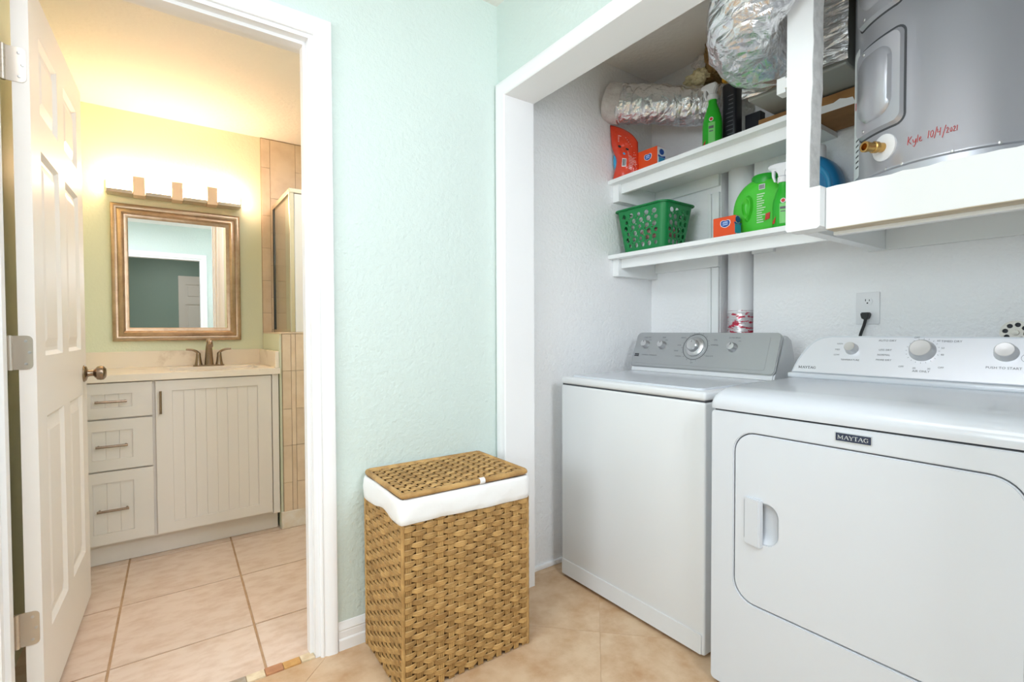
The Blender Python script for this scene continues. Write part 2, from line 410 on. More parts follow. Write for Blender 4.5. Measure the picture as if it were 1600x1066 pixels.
# closet strip left of the jamb line and threshold bed belong to the same floor bed
bm = B(); prism(bm, [(CX1, 1.712, -.0012), (CB, 1.712, -.0012), (CB, CL, -.0012), (CX1, CL, -.0012)], (0, 0, .0012)); t = obj('floor_tile', bm, M_floor, fl, smooth=0)
bm = B(); box(bm, BXL, BXR, 1.755, BY, -.06, -.003)
fb = struct(obj('floor_bathroom', bm, M_bgrout, smooth=0), 'pinkish beige square tile floor of the bathroom with tan grout', 'floor')
gx, gy = .425, .45
for i in range(-2, 3):
    for j in range(-1, 4):
        def cp(du, dv, g=.0042):
            x = .283+(i+du)*gx+(g if du == 0 else -g); y = 2.05+(j+dv)*gy+(g if dv == 0 else -g)
            return (x+(y-2.4)*.022, y)
        q = clip_poly([cp(0, 0), cp(1, 0), cp(1, 1), cp(0, 1)], BXL, BXR, 1.757, 3.3)
        if len(q) < 3: continue
        cx = sum(p[0] for p in q)/len(q); cy = sum(p[1] for p in q)/len(q)
        bm = B(); prism(bm, [(p[0]-cx, p[1]-cy, -.003) for p in q], (0, 0, .003+random.uniform(-.0004, .0004)))
        t = obj('floor_tile', bm, M_btile, smooth=0); t.location = (cx, cy, 0); t.parent = fb
# threshold of small stones
bm = B(); box(bm, XO0, XO1, 1.712, 1.757, -.05, -.002)
th = struct(obj('trim_1', bm, M_fgrout, smooth=0), 'strip of small stone mosaic across the bathroom threshold', 'threshold')
stone = [mat('threshold_stone_'+n, c, .55, col2=c2, nscale=25, bump=(80, .3, .002)) for n, c, c2 in
         (('cream', rgb(226, 210, 180), rgb(206, 184, 150)), ('gold', rgb(206, 160, 98), rgb(190, 140, 80)), ('russet', rgb(188, 136, 98), rgb(170, 116, 84)), ('grey', rgb(170, 158, 142), rgb(150, 134, 116)))]
x = XO0+.002; k = 0
seq = [0, 3, 1, 0, 2, 1, 3, 0, 2, 3, 0, 2, 1, 0]
while x < XO1-.005:
    x1 = min(x+.0515, XO1-.001)
    bm = B(); box(bm, x, x1, 1.716, 1.752+random.uniform(-.002, .003), -.002, .003+random.uniform(0, .001))
    obj('mosaic_stone', bm, stone[seq[k % 14]], th, smooth=0); x += .0535; k += 1

# door jambs, casings, baseboards ----------------------------------
CAS = [(0, 0), (0, .008), (.004, .0115), (.009, .0125), (.011, .0095), (.016, .0105), (.024, .0155), (.040, .0175), (.050, .018), (.054, .0165), (.056, .012), (.0575, .008), (.0575, 0)]
def casing(x0, x1, zt, wall, axis, sgn, depth=1):
    """mitred casing round an opening. axis 'x': wall plane y=wall; axis 'y': wall plane x=wall"""
    bm = B()
    def f(i, p):
        u, d = p; d *= depth
        a, z = ((x0-u, -.0), (x0-u, zt+u), (x1+u, zt+u), (x1+u, -.0))[i]
        return (a, wall+sgn*d, z) if axis == 'x' else (wall+sgn*d, a, z)
    return sweep(bm, CAS, f, 4)
bm = B(); box(bm, XO0-.02, XO0, Y1, Y2, 0, ZO+.02); box(bm, XO1, XO1+.02, Y1, Y2, 0, ZO+.02); box(bm, XO0, XO1, Y1, Y2, ZO, ZO+.02)
tr = struct(obj('trim_2', bm, M_trim, smooth=0), 'white door jamb and fluted casing round the bathroom doorway', 'trim')
obj('casing', casing(XO0-.015, XO1+.015, ZO+.013, Y1, 'x', -1), M_trim, tr, smooth=25)
obj('casing', casing(XO0-.015, XO1+.015, ZO+.013, Y2+.004, 'x', 1), M_trim, tr, smooth=25)
bm = B(); box(bm, XO1-.011, XO1, Y1+.03, Y1+.068, 0, ZO-.011); box(bm, XO0, XO0+.011, Y1+.03, Y1+.068, 0, ZO-.011); box(bm, XO0, XO1, Y1+.03, Y1+.068, ZO-.011, ZO)
obj('door_stop', bm, M_trim, tr, smooth=0)
# strike plate hinge leaves stay with the door
bm = B(); box(bm, CX0, CX1, CJ, CJ+.02, 0, CZ+.02); box(bm, CX0, CX1, CJR-.02, CJR, 0, CZ+.02); box(bm, CX0, CX1, CJR, CJ, CZ, CZ+.02)
tr = struct(obj('trim_3', bm, M_trim, smooth=0), 'white jamb and casing round the laundry closet opening', 'trim')
obj('casing', casing(CJR, CJ, CZ, CX0, 'y', -1), M_trim, tr, smooth=25)
tr = struct(obj('trim_4', casing(-.75, .47, 2.04, -.65, 'x', 1), M_trim, smooth=25), 'white casing of the opening behind the camera', 'trim')
bm = B(); box(bm, -.77, -.75, -.75, -.65, 0, 2.06); box(bm, .45, .47, -.75, -.65, 0, 2.04); box(bm, -.75, .45, -.75, -.65, 2.02, 2.04); obj('jamb', bm, M_trim, tr, smooth=0)
BASE = [(0, 0), (.013, 0), (.013, .034), (.0115, .038), (.009, .040), (.009, .062), (.0075, .066), (.0105, .07), (.009, .078), (.005, .086), (.003, .093), (0, .095)]
bm = B(); sweep(bm, BASE, lambda i, p: ((XO1+.073, CX0-.018)[i], Y1-p[0], p[1]), 2)
struct(obj('baseboard_front', bm, M_trim, smooth=20), 'white stepped baseboard along the mint wall behind the hamper', 'baseboard')
bm = B(); sweep(bm, BASE, lambda i, p: ((-3.2, XO0-.075)[i], Y1-p[0], p[1]), 2)
struct(obj('baseboard_left', bm, M_trim, smooth=20), 'white stepped baseboard left of the bathroom doorway', 'baseboard')
bm = B(); box(bm, CX1+.001, CB, CL-.012, CL, 0, .022, .004)
struct(obj('baseboard_closet', bm, M_white), 'low white painted strip at the foot of the closet side wall', 'baseboard')

# ---------------------------------------------------------------- bathroom door, built in its own frame: u along the leaf, v thickness
DW, DH, DT = .79, 2.04, .035
hx, hy = -.272, 1.85; tx, ty = -.2415, 2.64
dang = math.atan2(ty-hy, tx-hx)
d1 = bpy.data.objects.new('door_1', None); COL.objects.link(d1); d1.location = (hx, hy, .022); d1.rotation_euler = (0, 0, dang)
struct(d1, 'open white six panel bathroom door with nickel hinges and knob', 'door')
st = .105; mu = .10; pw = (DW-2*st-mu)/2
cols = [(st, st+pw), (st+pw+mu, DW-st)]
rows = [(.215, .835), (1.01, 1.60), (1.705, 1.925)]
# leaf: local x along the width, local y from 0 (bathroom face, turned to the camera) to +DT
holes = [rrect(c[0], c[1], r[0], r[1], .002, 1) for c in cols for r in rows]
bm = B()
plate(bm, [(0, 0), (DW, 0), (DW, DH), (0, DH)], holes, lambda u, v, d: (u, d, v), DT)
box(bm, st-.01, DW-st+.01, .013, .022, .2, 1.94)
obj('door_leaf', bm, M_door, d1, smooth=0)
def raised_panel(c, r, y0):
    # sloped sticking then a raised field: 4 nested rings
    bm = B(); rings = []
    for (ins, d) in ((0, 0), (.012, .0105), (.022, .0105), (.050, .003)):
        rings.append([bm.verts.new((u, y0+d, v)) for (u, v) in ((c[0]+ins, r[0]+ins), (c[1]-ins, r[0]+ins), (c[1]-ins, r[1]-ins), (c[0]+ins, r[1]-ins))])
    fs = []
    for a, b in zip(rings, rings[1:]):
        for k in range(4): fs.append(bm.faces.new((a[k], a[(k+1) % 4], b[(k+1) % 4], b[k])))
    fs.append(bm.faces.new(rings[-1]))
    back = [bm.verts.new((v.co.x, y0+.0125, v.co.z)) for v in rings[0]]
    for k in range(4): fs.append(bm.faces.new((rings[0][k], rings[0][(k+1) % 4], back[(k+1) % 4], back[k])))
    fs.append(bm.faces.new(back[::-1]))
    bmesh.ops.recalc_face_normals(bm, faces=fs)
    return bm
for c in cols:
    for r in rows:
        obj('door_panel', raised_panel(c, r, .0005), M_door, d1, smooth=0)
# knob on the bathroom face (towards local -y) and the far face
kb = B(); kz = .935-.022
lathe(kb, [(.033, 0), (.033, .004), (.028, .009), (.014, .013), (.0115, .02), (.0115, .03), (.017, .034), (.0265, .042), (.029, .052), (.027, .062), (.018, .069), (.006, .071)], (DW-.06, 0, kz), (0, -1, 0), 24)
obj('door_knob', kb, M_nickeldk, d1)
kb = B(); lathe(kb, [(.033, 0), (.033, .004), (.028, .009), (.0115, .02), (.0115, .03), (.0265, .042), (.029, .052), (.027, .062), (.006, .071)], (DW-.06, DT, kz), (0, 1, 0), 20)
obj('door_knob', kb, M_nickeldk, d1)
for zc in (1.815, 1.045, .29):
    z = zc-.022
    bm = B(); o2 = rrect(.006, .050, z-.046, z+.046, (.012, .001, .001, .012), 4)
    plate(bm, o2, [], lambda u, v, d: (-.0022+d, u, v), .0022)
    h = obj('hinge', bm, M_nickel, d1)
    bm = B(); tube(bm, [(-.004, .051, z-.047), (-.004, .051, z+.047)], .0055, 12)
    for k in range(5): lathe(bm, [(.0062, 0), (.0062, .0165)], (-.004, .051, z-.0465+k*.0186), (0, 0, 1), 12)
    kn = obj('hinge_knuckle', bm, M_nickel, h); kn['kind'] = 'stuff'
    for (yy, zz) in ((.020, -.031), (.013, 0), (.020, .031)):
        bm = B(); lathe(bm, [(.0038, 0), (.0038, .0008), (.0015, .0012)], (-.0022, yy, z+zz), (-1, 0, 0), 10); obj('hinge_screw', bm, M_steel, h)
    bm = B(); box(bm, -.045, -.004, .0533, .0553, z-.046, z+.046); obj('hinge_leaf', bm, M_nickel, h, smooth=0)

# far white door in the green room
d2 = bpy.data.objects.new('door_2', None); COL.objects.link(d2); d2.location = (.28, -2.995, .01)
struct(d2, 'white panel door on the green wall, seen in the mirror', 'door'); 
bm = B(); plate(bm, [(0, 0), (.76, 0), (.76, 2.02), (0, 2.02)], [rrect(c0, c1, r0, r1, .002, 1) for (c0, c1) in ((.1, .33), (.43, .66)) for (r0, r1) in ((.2, .82), (1.0, 1.55), (1.65, 1.88))], lambda u, v, d: (u, .035-d, v), .02)
box(bm, .005, .755, .001, .02, .005, 2.015)
obj('door_leaf', bm, M_door, d2, smooth=0)
for (c0, c1) in ((.1, .33), (.43, .66)):
    for (r0, r1) in ((.2, .82), (1.0, 1.55), (1.65, 1.88)):
        bm = B(); box(bm, c0+.03, c1-.03, .019, .03, r0+.03, r1-.03, .006, 1); obj('door_panel', bm, M_door, d2, smooth=0)
# ================================================================ BATHROOM THINGS
# ---- vanity cabinet
VX0, VX1, VY, VZ0, VZ1 = -.335, .530, 2.95, .105, .868
van = thing('vanity_cabinet', 'off white bathroom vanity cabinet with three drawers and one beadboard door', 'cabinet', (.1, 3.2, 0))
bm = B(); box(bm, VX0, VX0+.016, VY, BY-.002, VZ0, VZ1-.001); box(bm, VX1-.017, VX1-.001, VY, BY-.002, VZ0, VZ1-.001); box(bm, VX0+.016, VX1-.017, VY, BY-.002, VZ0, VZ0+.016); box(bm, VX0+.016, VX1-.017, BY-.008, BY-.002, VZ0+.016, VZ1-.001); box(bm, VX0+.016, VX1-.017, VY, VY+.016, VZ0+.016, VZ1-.001)
obj('carcass', bm, M_vanity, van, smooth=0)
bm = B(); box(bm, VX0, VX1-.001, VY+.05, VY+.07, 0.001, VZ0, .002); obj('toe_kick', bm, M_vanity, van, smooth=0)
bm = B(); box(bm, .497, VX1-.001, VY-.019, VY, VZ0, VZ1-.001, .001); obj('filler_strip', bm, M_vanity, van, smooth=0)
def front(kind, x0, x1, z0, z1, stile, nplank, handle, rail=.05):
    """shaker front: frame of stiles and rails, recessed tongue and groove planks, bar handle"""
    bm = B(); y = VY-.020
    plate(bm, [(x0, z0), (x1, z0), (x1, z1), (x0, z1)], [[(x0+stile, z0+rail), (x1-stile, z0+rail), (x1-stile, z1-rail), (x0+stile, z1-rail)]],
          lambda u, v, d: (u, y+d, v), .019)
    p = obj(kind, bm, M_vanity, van, smooth=0)
    W = (x1-x0-2*stile)/nplank
    for k in range(nplank):
        bm = B(); a = x0+stile+k*W
        box(bm, a+.0002, a+W-.0002, y+.005, y+.016, z0+rail, z1-rail, .0010, 1)
        obj('plank', bm, M_vanity, p, smooth=0)
    bm = B(); (ha, hb) = handle
    v = (Vector(hb)-Vector(ha)).normalized()
    A = Vector((ha[0], y, ha[1])); Bb = Vector((hb[0], y, hb[1])); o = Vector((0, -.026, 0))
    D = (Bb-A).normalized()
    tube(bm, [A-D*.008+o, Bb+D*.008+o], .0055, 10)
    tube(bm, [A, A+o], .0045, 8); tube(bm, [Bb, Bb+o], .0045, 8)
    obj('handle', bm, M_nickeldk, p)
for (z0, z1, hz) in ((.700, .862, .779), (.459, .692, .574), (.117, .451, .277)):
    front('drawer', -.331, -.030, z0, z1, .076, 3, ((-.232, hz), (-.132, hz)))
front('door', -.016, .492, .117, .862, .066, 8, ((.003, .712), (.003, .806)))
# ---- countertop with splash and sink
ct = thing('vanity_countertop', 'cream speckled stone countertop with backsplash on the vanity', 'countertop', (.1, 3.2, VZ1))
SX0, SX1, SY0, SY1 = .045, .455, 3.03, 3.31
bm = B(); plate(bm, [(VX0, VY-.03), (VX1+.007, VY-.03), (VX1+.007, BY-.001), (VX0, BY-.001)], [rrect(SX0, SX1, SY0, SY1, .03, 5)], lambda u, v, d: (u, v, VZ1+d), .032)
obj('counter_slab', bm, M_quartz, ct, smooth=0)
bm = B(); box(bm, VX0, VX1-.012, BY-.021, BY-.001, VZ1+.032, VZ1+.122, .0015); obj('backsplash', bm, M_quartz, ct, smooth=0)
bm = B(); box(bm, VX1-.012, VX1+.007, VY+.0, BY-.001, VZ1+.032, VZ1+.122, .0015); obj('side_splash', bm, M_quartz, ct, smooth=0)
bm = B(); rings = []
for (g, z) in ((.0, VZ1), (-.006, VZ1-.02), (-.016, VZ1-.11), (-.05, VZ1-.13), (-.11, VZ1-.135)):
    rings.append([bm.verts.new((p[0], p[1], z)) for p in rrect(SX0-g-.004, SX1+g+.004, SY0-g-.004, SY1+g+.004, .03, 5)])
for a, b in zip(rings, rings[1:]):
    for k in range(len(a)): bm.faces.new((a[k], a[(k+1) % len(a)], b[(k+1) % len(a)], b[k]))
bm.faces.new(rings[-1])
obj('sink_basin', bm, M_plastic, ct)
# ---- faucet
fa = thing('sink_faucet', 'nickel two handle faucet standing behind the sink', 'faucet', (.238, 3.375, .90))
bm = B(); lp = [(.238+.078*cos(a)*1.0, 3.375+.027*sin(a)) for a in [2*pi*k/32 for k in range(32)]]
plate(bm, lp, [], lambda u, v, d: (u, v, .9005+d), .007); lathe(bm, [(.026, 0), (.021, .006), (.018, .012)], (.238, 3.375, .906)); obj('base_plate', bm, M_nickeldk, fa, smooth=30)
bm = B(); P = smooth_path([(.238, 3.375, .905), (.238, 3.372, .96), (.238, 3.362, 1.015), (.238, 3.34, 1.037), (.238, 3.30, 1.036), (.238, 3.268, 1.018)], 18)
tube(bm, P, [.024-.010*min(1, i/9) for i in range(19)], 16); obj('spout', bm, M_nickeldk, fa)
bm = B(); lathe(bm, [(.012, 0), (.0155, .004), (.0165, .014), (.0145, .021), (.006, .023)], (.238, 3.345, 1.038)); obj('spout_cap', bm, M_bronze, fa)
for s in (-1, 1):
    bm = B(); lathe(bm, [(.021, 0), (.0165, .02), (.012, .055), (.012, .066), (.0085, .074)], (.238+s*.052, 3.375, .905))
    hb = obj('handle', bm, M_nickeldk, fa)
    bm = B(); P = smooth_path([(.238+s*.048, 3.375, .968), (.238+s*.060, 3.372, .984), (.238+s*.082, 3.366, .995), (.238+s*.112, 3.36, .998)], 12)
    tube(bm, P, [.0085-.0035*abs(i/12-.0) for i in range(13)], 10); obj('lever', bm, M_nickeldk, hb)
# ---- mirror
mr = thing('wall_mirror', 'rectangular mirror in a stepped champagne bronze frame above the vanity', 'mirror', (.107, BY, 1.43))
MX0, MX1, MZ0, MZ1 = -.204, .417, 1.048, 1.808
prof = [(0, 0), (0, .018), (.006, .024), (.018, .026), (.026, .021), (.034, .030), (.048, .034), (.055, .028), (.058, .020), (.072, .017), (.076, .010), (.076, 0)]
bm = B()
rings = []
for (sx, sz) in ((0, 0), (1, 0), (1, 1), (0, 1)):
    rings.append([bm.verts.new(((MX0+u if sx == 0 else MX1-u), BY-.001-d, (MZ0+u if sz == 0 else MZ1-u))) for (u, d) in prof])
for i in range(4):
    a, b = rings[i], rings[(i+1) % 4]
    for k in range(len(prof)-1): bm.faces.new((a[k], a[k+1], b[k+1], b[k]))
bmesh.ops.recalc_face_normals(bm, faces=bm.faces[:])
obj('mirror_frame', bm, M_bronze, mr, smooth=50)
bm = B(); gx0, gx1, gz0, gz1 = MX0+.07, MX1-.07, MZ0+.07, MZ1-.07
box(bm, gx0, gx1, BY-.012, BY-.004, gz0, gz1); g = obj('mirror_glass', bm, M_mirror, mr, smooth=0)
# ---- vanity light
vl = thing('vanity_light', 'four lamp nickel vanity light bar glowing above the mirror', 'light', (.1, BY, 1.9))
bm = B(); box(bm, -.222, .424, BY-.02, BY-.001, 1.862, 1.93, .003); obj('back_plate', bm, M_nickel, vl, smooth=0)
for (a, b) in ((-.212, -.104), (-.044, .070), (.128, .240), (.298, .413)):
    bm = B(); box(bm, a, b, BY-.10, BY-.021, 1.866, 1.948, .006, 2); obj('lamp_shade', bm, M_shade, vl, smooth=30)
    bm = B(); box(bm, a-.002, b+.002, BY-.106, BY-.0205, 1.846, 1.8655, .002); obj('shade_tray', bm, M_nickel, vl, smooth=0)
for (a, b) in ((-.101, -.047), (.073, .125), (.243, .295)):
    bm = B(); box(bm, a, b, BY-.106, BY-.0205, 1.842, 1.944, .003); obj('band', bm, MATS.get('lit_nickel_band') or mat('lit_nickel_band', rgb(236, 214, 192), .4, .25), vl, smooth=0)  # paler copy of the nickel with reflected light in its colour

# ---- shower: back wall tiles, pony wall, glass, curb
def tile_field(parent, fn, cols, rows_fn, m, t=.006, gap=.0022):
    """cols: list of (u0,u1); rows_fn(k) -> list of v joints; each tile its own bevelled slab"""
    for k, (u0, u1) in enumerate(cols):
        vs = rows_fn(k)
        for v0, v1 in zip(vs, vs[1:]):
            bm = B(); plate(bm, [(u0+gap/2, v0+gap/2), (u1-gap/2, v0+gap/2), (u1-gap/2, v1-gap/2), (u0+gap/2, v1-gap/2)], [], fn, t)
            obj('wall_tile', bm, m, parent, smooth=0)
bm = B(); box(bm, .541, BXR, BY-.005, BY-.0005, 0, BZ)
sw = struct(obj('wall_shower_back', bm, M_sgrout, smooth=0), 'tan tiled shower wall right of the mirror')
def srows(k):
    off = (0, .10)[k % 2]
    v = [0.02+off*.0]; z = .185+off
    while z < 1.92: v.append(z); z += .2065
    v += [1.95, 2.32] if k % 2 else [2.14, 2.32]
    if v[0] > .1: v.insert(0, .01)
    return v
tile_field(sw, lambda u, v, d: (u, BY-.005-d, v), [(.542, .594), (.594, .745), (.745, .950), (.95, 1.155), (1.155, 1.36)], srows, M_stile)
bm = B(); box(bm, BXR-.006, BXR-.0005, 2.95, BY-.012, 0, BZ)
struct(obj('wall_shower_side', bm, M_stile, smooth=0), 'tan tiled end wall inside the shower')
PX0, PX1, PY0, PZ = .540, .679, 2.957, 1.090
bm = B(); box(bm, PX0, PX1-.004, PY0+.001, BY-.013, 0, PZ-.004)
pw_ = struct(obj('wall_pony', bm, M_bath, smooth=0), 'half height shower wall beside the vanity, tiled on its end')
bm = B(); box(bm, PX0+.012, PX1, PY0-.004, PY0+.001, .06, PZ-.004); obj('grout_bed', bm, M_sgrout, pw_, smooth=0)
zr = [.095, .256, .463, .668, .880, PZ-.005]
tile_field(pw_, lambda u, v, d: (u, PY0-.004-d, v), [(.553, .5985), (.5985, .622), (.622, .6785)], lambda k: zr if k != 1 else [.095, .463, .880, PZ-.005], M_stile)
bm = B(); box(bm, PX0, PX1, PY0-.011, BY-.013, PZ-.004, PZ+.004, .002); obj('wall_cap', bm, M_stile, pw_, smooth=0)
bm = B(); box(bm, PX0+.0005, 1.44, PY0-.012, PY0+.11, 0, .096, .004)
struct(obj('trim_5', bm, mat('curb_paint', rgb(222, 208, 188), .55, col2=rgb(232, 226, 218), nscale=12, bump=(30, .3, .004)), smooth=0), 'cream shower curb at the foot of the shower door', 'curb')
sh = thing('shower_enclosure', 'aluminium framed glass shower enclosure on the tiled half wall', 'shower', (.61, 2.98, 0))
GX = .614; GT = 1.895
bm = B(); box(bm, GX-.012, GX+.012, 2.957, 2.985, PZ+.0045, GT, .002); obj('corner_post', bm, M_alu, sh, smooth=0)
bm = B(); box(bm, GX-.009, GX+.009, BY-.028, BY-.0125, PZ+.0045, GT-.02, .001); obj('wall_channel', bm, M_gap, sh, smooth=0)
bm = B(); box(bm, GX-.013, GX+.013, 2.99, BY-.0125, GT-.022, GT+.003, .002); box(bm, GX-.013, 1.44, 2.955, 2.99, GT-.022, GT+.003, .002); obj('header_rail', bm, M_alu, sh, smooth=0)
bm = B(); box(bm, GX-.010, GX+.010, 2.986, BY-.029, PZ+.0045, PZ+.022, .001); obj('sill_rail', bm, M_alu, sh, smooth=0)
bm = B(); box(bm, GX-.003, GX+.003, 2.986, BY-.029, PZ+.0225, GT-.0225); obj('glass_pane', bm, M_glass, sh, smooth=0)
bm = B(); box(bm, .681, .700, 2.957, 2.985, .0965, GT-.0225, .002); obj('door_jamb', bm, M_alu, sh, smooth=0)
bm = B(); box(bm, .627, .681, 2.96, 2.982, PZ+.0045, GT-.0225, .004); obj('door_jamb', bm, mat('jamb_reflection_white', rgb(240, 240, 242), .25, .2), sh, smooth=0)  # near-white colour stands in for the bright reflection on the aluminium
dr = B()
for (a, b) in ((.704, .732), (1.40, 1.43)): box(dr, a, b, 2.962, 2.98, .11, GT-.03, .002)
for (a, b) in ((.11, .14), (GT-.055, GT-.03)): box(dr, .732, 1.40, 2.962, 2.98, a, b, .002)
dr = obj('door_frame', dr, M_alu, sh, smooth=0)
bm = B(); box(bm, .732, 1.40, 2.968, 2.974, .14, GT-.055); obj('glass_pane', bm, M_glass, dr, smooth=0)

# ================================================================ LAUNDRY CLOSET
# ---- shelves
def shelf(label, zl, zr_, x0, y0, y1, cleat_drop):
    """board rises from zl at the left wall (y1) to zr_ at y0"""
    t = thing('wall_shelf', label, 'shelf', (x0+.17, (y0+y1)/2, zl), 'closet shelves')
    def zz(y): return zl+(zr_-zl)*(y1-y)/(y1-y0)
    def slab(bm, xa, xb, ya, yb, d0, d1):
        prism(bm, [(xa, ya, zz(ya)+d0), (xa, yb, zz(yb)+d0), (xa, yb, zz(yb)+d1), (xa, ya, zz(ya)+d1)], (xb-xa, 0, 0)); return bm
    obj('board', slab(B(), x0, CB-.001, y0, y1, -.019, 0), M_shelf, t, smooth=0)
    obj('apron', slab(B(), x0+.055, x0+.074, y0, y1-.039, -.065, -.0192), M_shelf, t, smooth=0)
    obj('cleat', slab(B(), x0+.035, CB-.001, y1-.038, y1, -.105, -.0192), M_shelf, t, smooth=0)
    obj('cleat', slab(B(), CB-.020, CB-.001, max(y0, 1.345), y1-.039, -.075, -.0192), M_shelf, t, smooth=0)
    return t
sl = shelf('lower white painted shelf carrying the green basket and green jug', 1.478, 1.478, 1.858, .735, CL-.001, .07)
bm = B(); box(bm, CB-.022, CB-.001, 1.085, 1.18, 1.44, 1.4585); obj('cleat', bm, M_shelf, sl, smooth=0)
shelf('upper white painted shelf under the foil ducts, sloping slightly upwards', 1.853, 1.878, 1.858, .845, CL-.001, .07)
# ---- platform with fascia and post
pf = thing('heater_platform', 'white painted timber platform with fascia board carrying the grey tank', 'platform', (1.85, .35, 1.39))
bm = B(); rg = []
n = 26
random.seed(3)
top = [(.636-(.636+.04)*k/n, 1.5115+random.uniform(-.0025, .0025)) for k in range(n+1)]
prism(bm, [(1.580, .636, 1.392)]+[(1.580, p[0], p[1]) for p in top]+[(1.580, -.04, 1.392)], (.019, 0, 0)); obj('fascia', bm, M_shelf, pf, smooth=0)
bm = B(); box(bm, 1.5805, 1.599, -.04, .635, 1.390, 1.3918); obj('raw_underside', bm, M_raw, pf, smooth=0)
bm = B(); box(bm, 1.600, 1.640, -.04, .637, 1.3905, 1.470); obj('inner_joist', bm, M_raw, pf, smooth=0)
bm = B(); box(bm, 1.641, 1.665, -.04, .640, 1.380, 1.470, .002); obj('inner_joist', bm, M_shelf, pf, smooth=0)
bm = B(); box(bm, 1.600, 1.6125, -.04, .637, 1.471, 1.492); box(bm, 1.613, CB-.001, -.04, .733, 1.471, 1.492); obj('deck', bm, M_shelf, pf, smooth=0)
bm = B(); box(bm, 1.62, CB-.021, .676, .714, 1.392, 1.470, .001); obj('side_bearer', bm, M_shelf, pf, smooth=0)
bm = B(); box(bm, CB-.020, CB-.001, -.04, .733, 1.392, 1.470); obj('back_cleat', bm, M_shelf, pf, smooth=0)
# L shaped post: wide foot, narrow shaft, hacked right edge
po = thing('support_post', 'white painted post with ragged sawn edge left of the grey tank', 'post', (1.58, .69, 1.4))
sh_ = []
z = 1.512
while z < HZ-.01: sh_.append((.668+random.uniform(-.003, .003)-.010*sin((z-1.5)*2.2), z)); z += .06
out = [(.733, 1.398), (.728, 1.392), (.646, 1.392), (.638, 1.398), (.638, 1.512)]+sh_+[(.672, HZ-.001), (.733, HZ-.001)]
bm = B(); prism(bm, [(1.546, p[0], p[1]) for p in out], (.066, 0, 0)); pm = obj('shaft', bm, M_shelf, po, smooth=0)
bm = B(); e = [(.6675, 1.513)]+sh_+[(.672, HZ-.002)]
for a, b in zip(e, e[1:]): prism(bm, [(1.5472, a[0]-.0012, a[1]), (1.611, a[0]-.0012, a[1]), (1.611, b[0]-.0012, b[1]), (1.5472, b[0]-.0012, b[1])], (0, .001, 0))
obj('sawn_edge', bm, M_rawgrey, po, smooth=0)
bm = B(); box(bm, 1.62, 1.66, .772, .80, 1.85, 1.90, .002); box(bm, 1.613, 1.66, .70, .772, 1.86, 1.89); obj('side_block', bm, M_shelf, po, smooth=0)

# ---- water heater
TX, TY, TR = 1.87, .385, .268
wh = thing('water_heater', 'grey cylindrical water heater with two access panels on the platform', 'water heater', (TX, TY, 1.493))
bm = B(); lathe(bm, [(TR-.012, 1.493), (TR-.002, 1.496), (TR-.001, 1.533), (TR+.0035, 1.537), (TR+.0035, 1.541), (TR, 1.546), (TR, 2.40), (TR-.02, 2.425)], (TX, TY, 0), n=96); obj('tank_jacket', bm, M_tank, wh)
def cyl(ang, z, d, r=TR):
    a = rad(ang); return Vector((TX+(r+d)*cos(a), TY+(r+d)*sin(a), z))
def curved_plate(bm, outline, d0, d1, seg=10, inset=0):
    """outline in (angle deg, z): dense outline then fan by slicing angle columns"""
    a0 = min(p[0] for p in outline); a1 = max(p[0] for p in outline)
    def span(a):
        zs = []
        for p, q in zip(outline, outline[1:]+outline[:1]):
            if (p[0]-a)*(q[0]-a) <= 0 and p[0] != q[0]:
                t = (a-p[0])/(q[0]-p[0]); zs.append(p[1]+t*(q[1]-p[1]))
        return min(zs), max(zs)
    A = [a0+.01+(a1-a0-.02)*(.5-.5*cos(pi*k/(seg*2))) for k in range(seg*2+1)]
    ins = (a1-a0)*.04
    ring = []
    for a in A:
        lo, hi = span(a)
        am = (a0+a1)/2; ai = am+(a-am)*.94; e = .008
        ring.append((bm.verts.new(cyl(a, lo, d0)), bm.verts.new(cyl(ai, lo+e, d1)), bm.verts.new(cyl(ai, hi-e, d1)), bm.verts.new(cyl(a, hi, d0))))
    fs = []
    for p, q in zip(ring, ring[1:]):
        for k in range(3): fs.append(bm.faces.new((p[k], p[k+1], q[k+1], q[k])))
    fs += [bm.faces.new(ring[0][::-1]), bm.faces.new(ring[-1])]
    return bm
kdeg = math.degrees(1/TR)
def arect(a0, a1, z0, z1, r):
    return [(a0+(u)*kdeg, v) for (u, v) in rrect(0, (a1-a0)/kdeg, z0, z1, r, 6)]
for (z0, z1) in ((1.652, 1.908), (1.972, 2.235)):
    bm = B(); curved_plate(bm, arect(127.5, 163, z0, z1, .022), .0005, .011); p = obj('access_panel', bm, M_tank, wh, smooth=40)
    bm = B(); curved_plate(bm, arect(126.6, 164.0, z0-.005, z1+.005, .026), .0002, .0018); obj('panel_shadow_outline', bm, M_gap, p, smooth=40)  # dark plate stands in for the shadow outline round the panel
    bm = B(); curved_plate(bm, arect(134, 157.5, z0+.035, z1-.030, .04), .0112, .021); obj('panel_bulge', bm, M_tank, p, smooth=60)
    for (a, zq) in ((137, z0+.018), (137, z1-.018)): bm = B(); c = cyl(a, zq, .011); n_ = Vector((cos(rad(a)), sin(rad(a)), 0)); lathe(bm, [(.005, 0), (.004, .002), (.001, .003)], c, n_, 10); obj('panel_screw', bm, M_steel, p)
a = 151.5; c = cyl(a, 1.600, 0); n_ = Vector((cos(rad(a)), sin(rad(a)), 0))
bm = B(); lathe(bm, [(.036, -.003), (.036, .003), (.033, .005), (.012, .007)], c, n_, 28); vlv = obj('valve_flange', bm, M_plastic, wh, label='white round drain valve flange')
